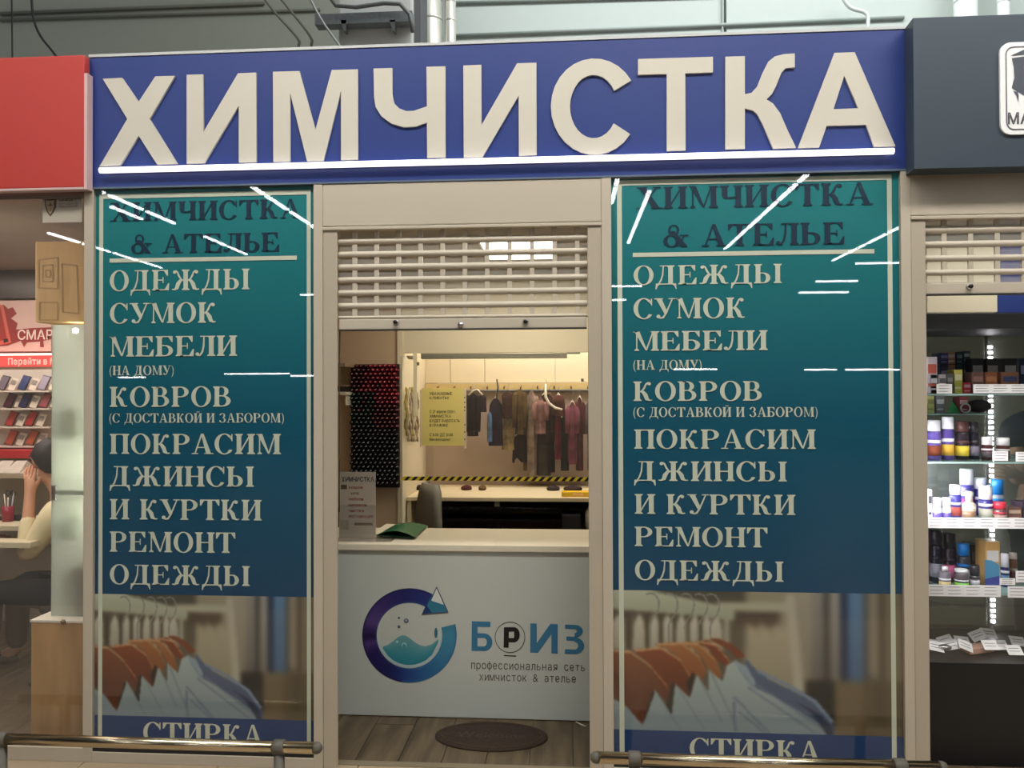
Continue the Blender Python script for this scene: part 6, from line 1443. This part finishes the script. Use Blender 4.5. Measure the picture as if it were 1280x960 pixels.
# scattered price cards on the bottom deck
cards = [(1165, 815, .05, .0), (1182, 806, -.3, .0), (1170, 826, .2, .01), (1188, 822, -.2, .01), (1203, 812, .1, .01), (1207, 828, .4, .02), (1222, 808, -.4, .03), (1236, 802, .1, .03), (1250, 820, 0, .01), (1272, 810, .1, .01), (1238, 826, 0, .02), (1268, 826, 0, .0)]
desc = ['at the far left rear', 'second at the rear', 'at the front left corner', 'second at the front', 'lying flat in the middle rear', 'turned askew in front', 'leaning across the pink box', 'standing upright at the centre', 'right of the pink box', 'propped near the right edge', 'long one at the front right', 'at the front right edge']
for i, (px, py, rz, dz_) in enumerate(cards):
    Y_ = YQ + .08 + (829 - py) * .006; p = at(px, py, Y_); t = thing('price_card', (p.x, Y_, zb + .002), 'white price card %s of the bottom deck' % desc[i], 'card')
    R_ = Matrix.Rotation(rz, 3, 'Y') @ Matrix.Rotation(-.9, 3, 'X'); z_ = zb + .028 + dz_
    MB().rbox((p.x, Y_, z_), (.064, .0015, .05), R_).build('card', mat('tag_white'), t)
    for k_ in range(2):
        c = Vector((p.x, Y_, z_)) + R_ @ Vector((0, -.0012, .008 - k_ * .014)); MB().rbox(c, (.044, .0008, .003), R_).build('print_line', mat('tag_ink', (140, 134, 138), .6), t)
p = at(1224, 816, YQ + .12); t = thing('product_box', (p.x, YQ + .14, zb), 'pinkish flat box among the price cards on the bottom deck', 'box')
MB().rbox((p.x, YQ + .14, zb + .02), (.11, .07, .022), Matrix.Rotation(.12, 3, 'Z') @ Matrix.Rotation(-.1, 3, 'Y')).build('carton', mat('pink_card', (206, 160, 140), .5), t)
p = at(1247, 812, YQ + .14); t = thing('shoe_brush', (p.x, YQ + .18, zb), 'black flat brush right of the pinkish box on the bottom deck', 'brush')
MB().rbox((p.x, YQ + .18, zb + .02), (.11, .05, .03), Matrix.Rotation(.05, 3, 'Y')).build('body', mat('black_box'), t)
p = at(1181, 812, YQ + .1); MB().sphere((p.x, YQ + .1, zb + .035), (.03, .02, .012), 12, 6).build('polish_tin', METALC, label='small oval metal tin lying on the price cards at the bottom left', cat='tin')
# person behind the case at the right edge, forearm across
N = {}; E_ = []
X = 2.6; Yp = 1.12
N['pel'] = (X, Yp + .05, .95, (.15, .1)); N['belly'] = (X, Yp + .05, 1.12, (.14, .1)); N['chest'] = (X, Yp + .04, 1.32, (.17, .11)); N['shd'] = (X, Yp + .05, 1.44, (.1, .075)); N['neck'] = (X, Yp + .03, 1.52, .052)
E_ += [('pel', 'belly'), ('belly', 'chest'), ('chest', 'shd'), ('shd', 'neck')]
head_nodes(N, E_, (X, Yp, 1.66), .3, 'neck')
chain(N, E_, [(X - .19, Yp + .04, 1.41, .058), (X - .2, Yp - .04, 1.13, .045), (X - .33, Yp - .26, 1.17, .032), (X - .36, Yp - .3, 1.185, .027)], 'la', 'shd'); hand(N, E_, (X - .36, Yp - .3, 1.185), 'la3', (-.8, -.45, .1), (.1, -.2, 1), .6, 'lh')
chain(N, E_, [(X + .19, Yp + .04, 1.41, .058), (X + .24, Yp + .02, 1.12, .045), (X + .1, Yp - .2, 1.05, .03)], 'ra', 'shd'); hand(N, E_, (X + .1, Yp - .2, 1.05), 'ra2', (-.9, -.3, 0), (0, 0, 1), .6, 'rh')
for s in (-1, 1): chain(N, E_, [(X + s * .09, Yp + .05, .86, .09), (X + s * .1, Yp + .05, .48, .062), (X + s * .1, Yp + .07, .1, .042), (X + s * .11, Yp - .05, .045, .035)], 'lg%d' % s, 'pel')
pr = skin('person', N, E_, mat('human_skin_2', (222, 168, 136), .5), loc=(X, Yp, 0), label='standing person in a dark navy top with a bare forearm behind the display case', cat='person')
head(pr, (X, Yp, 1.66), .3, SKIN, HAIR)
n2 = sub(['belly', 'chest', 'shd', 'la0', 'ra0'], .015); n2['pel'] = (*N['pel'][:3], (.165, .115)); n2['l1'] = (X - .197, Yp - .0, 1.27, .066); n2['r1'] = (X + .21, Yp + .03, 1.27, .066)
skin('top', n2, [('belly', 'chest'), ('chest', 'shd'), ('belly', 'pel'), ('shd', 'la0'), ('la0', 'l1'), ('shd', 'ra0'), ('ra0', 'r1')], mat('navy_top', (30, 32, 60), .85), pr)
n3 = sub(['pel'] + ['lg%d%d' % (s, i) for s in (-1, 1) for i in range(3)], .016)
skin('trousers', n3, [('pel', 'lg-10'), ('lg-10', 'lg-11'), ('lg-11', 'lg-12'), ('pel', 'lg10'), ('lg10', 'lg11'), ('lg11', 'lg12')], mat('dark_trousers'), pr)
for s in (-1, 1): p = N['lg%d3' % s]; MB().sphere((p[0], p[1] - .01, .045), (.048, .13, .043), 14, 8).build('shoe', mat('black_shoe'), pr)
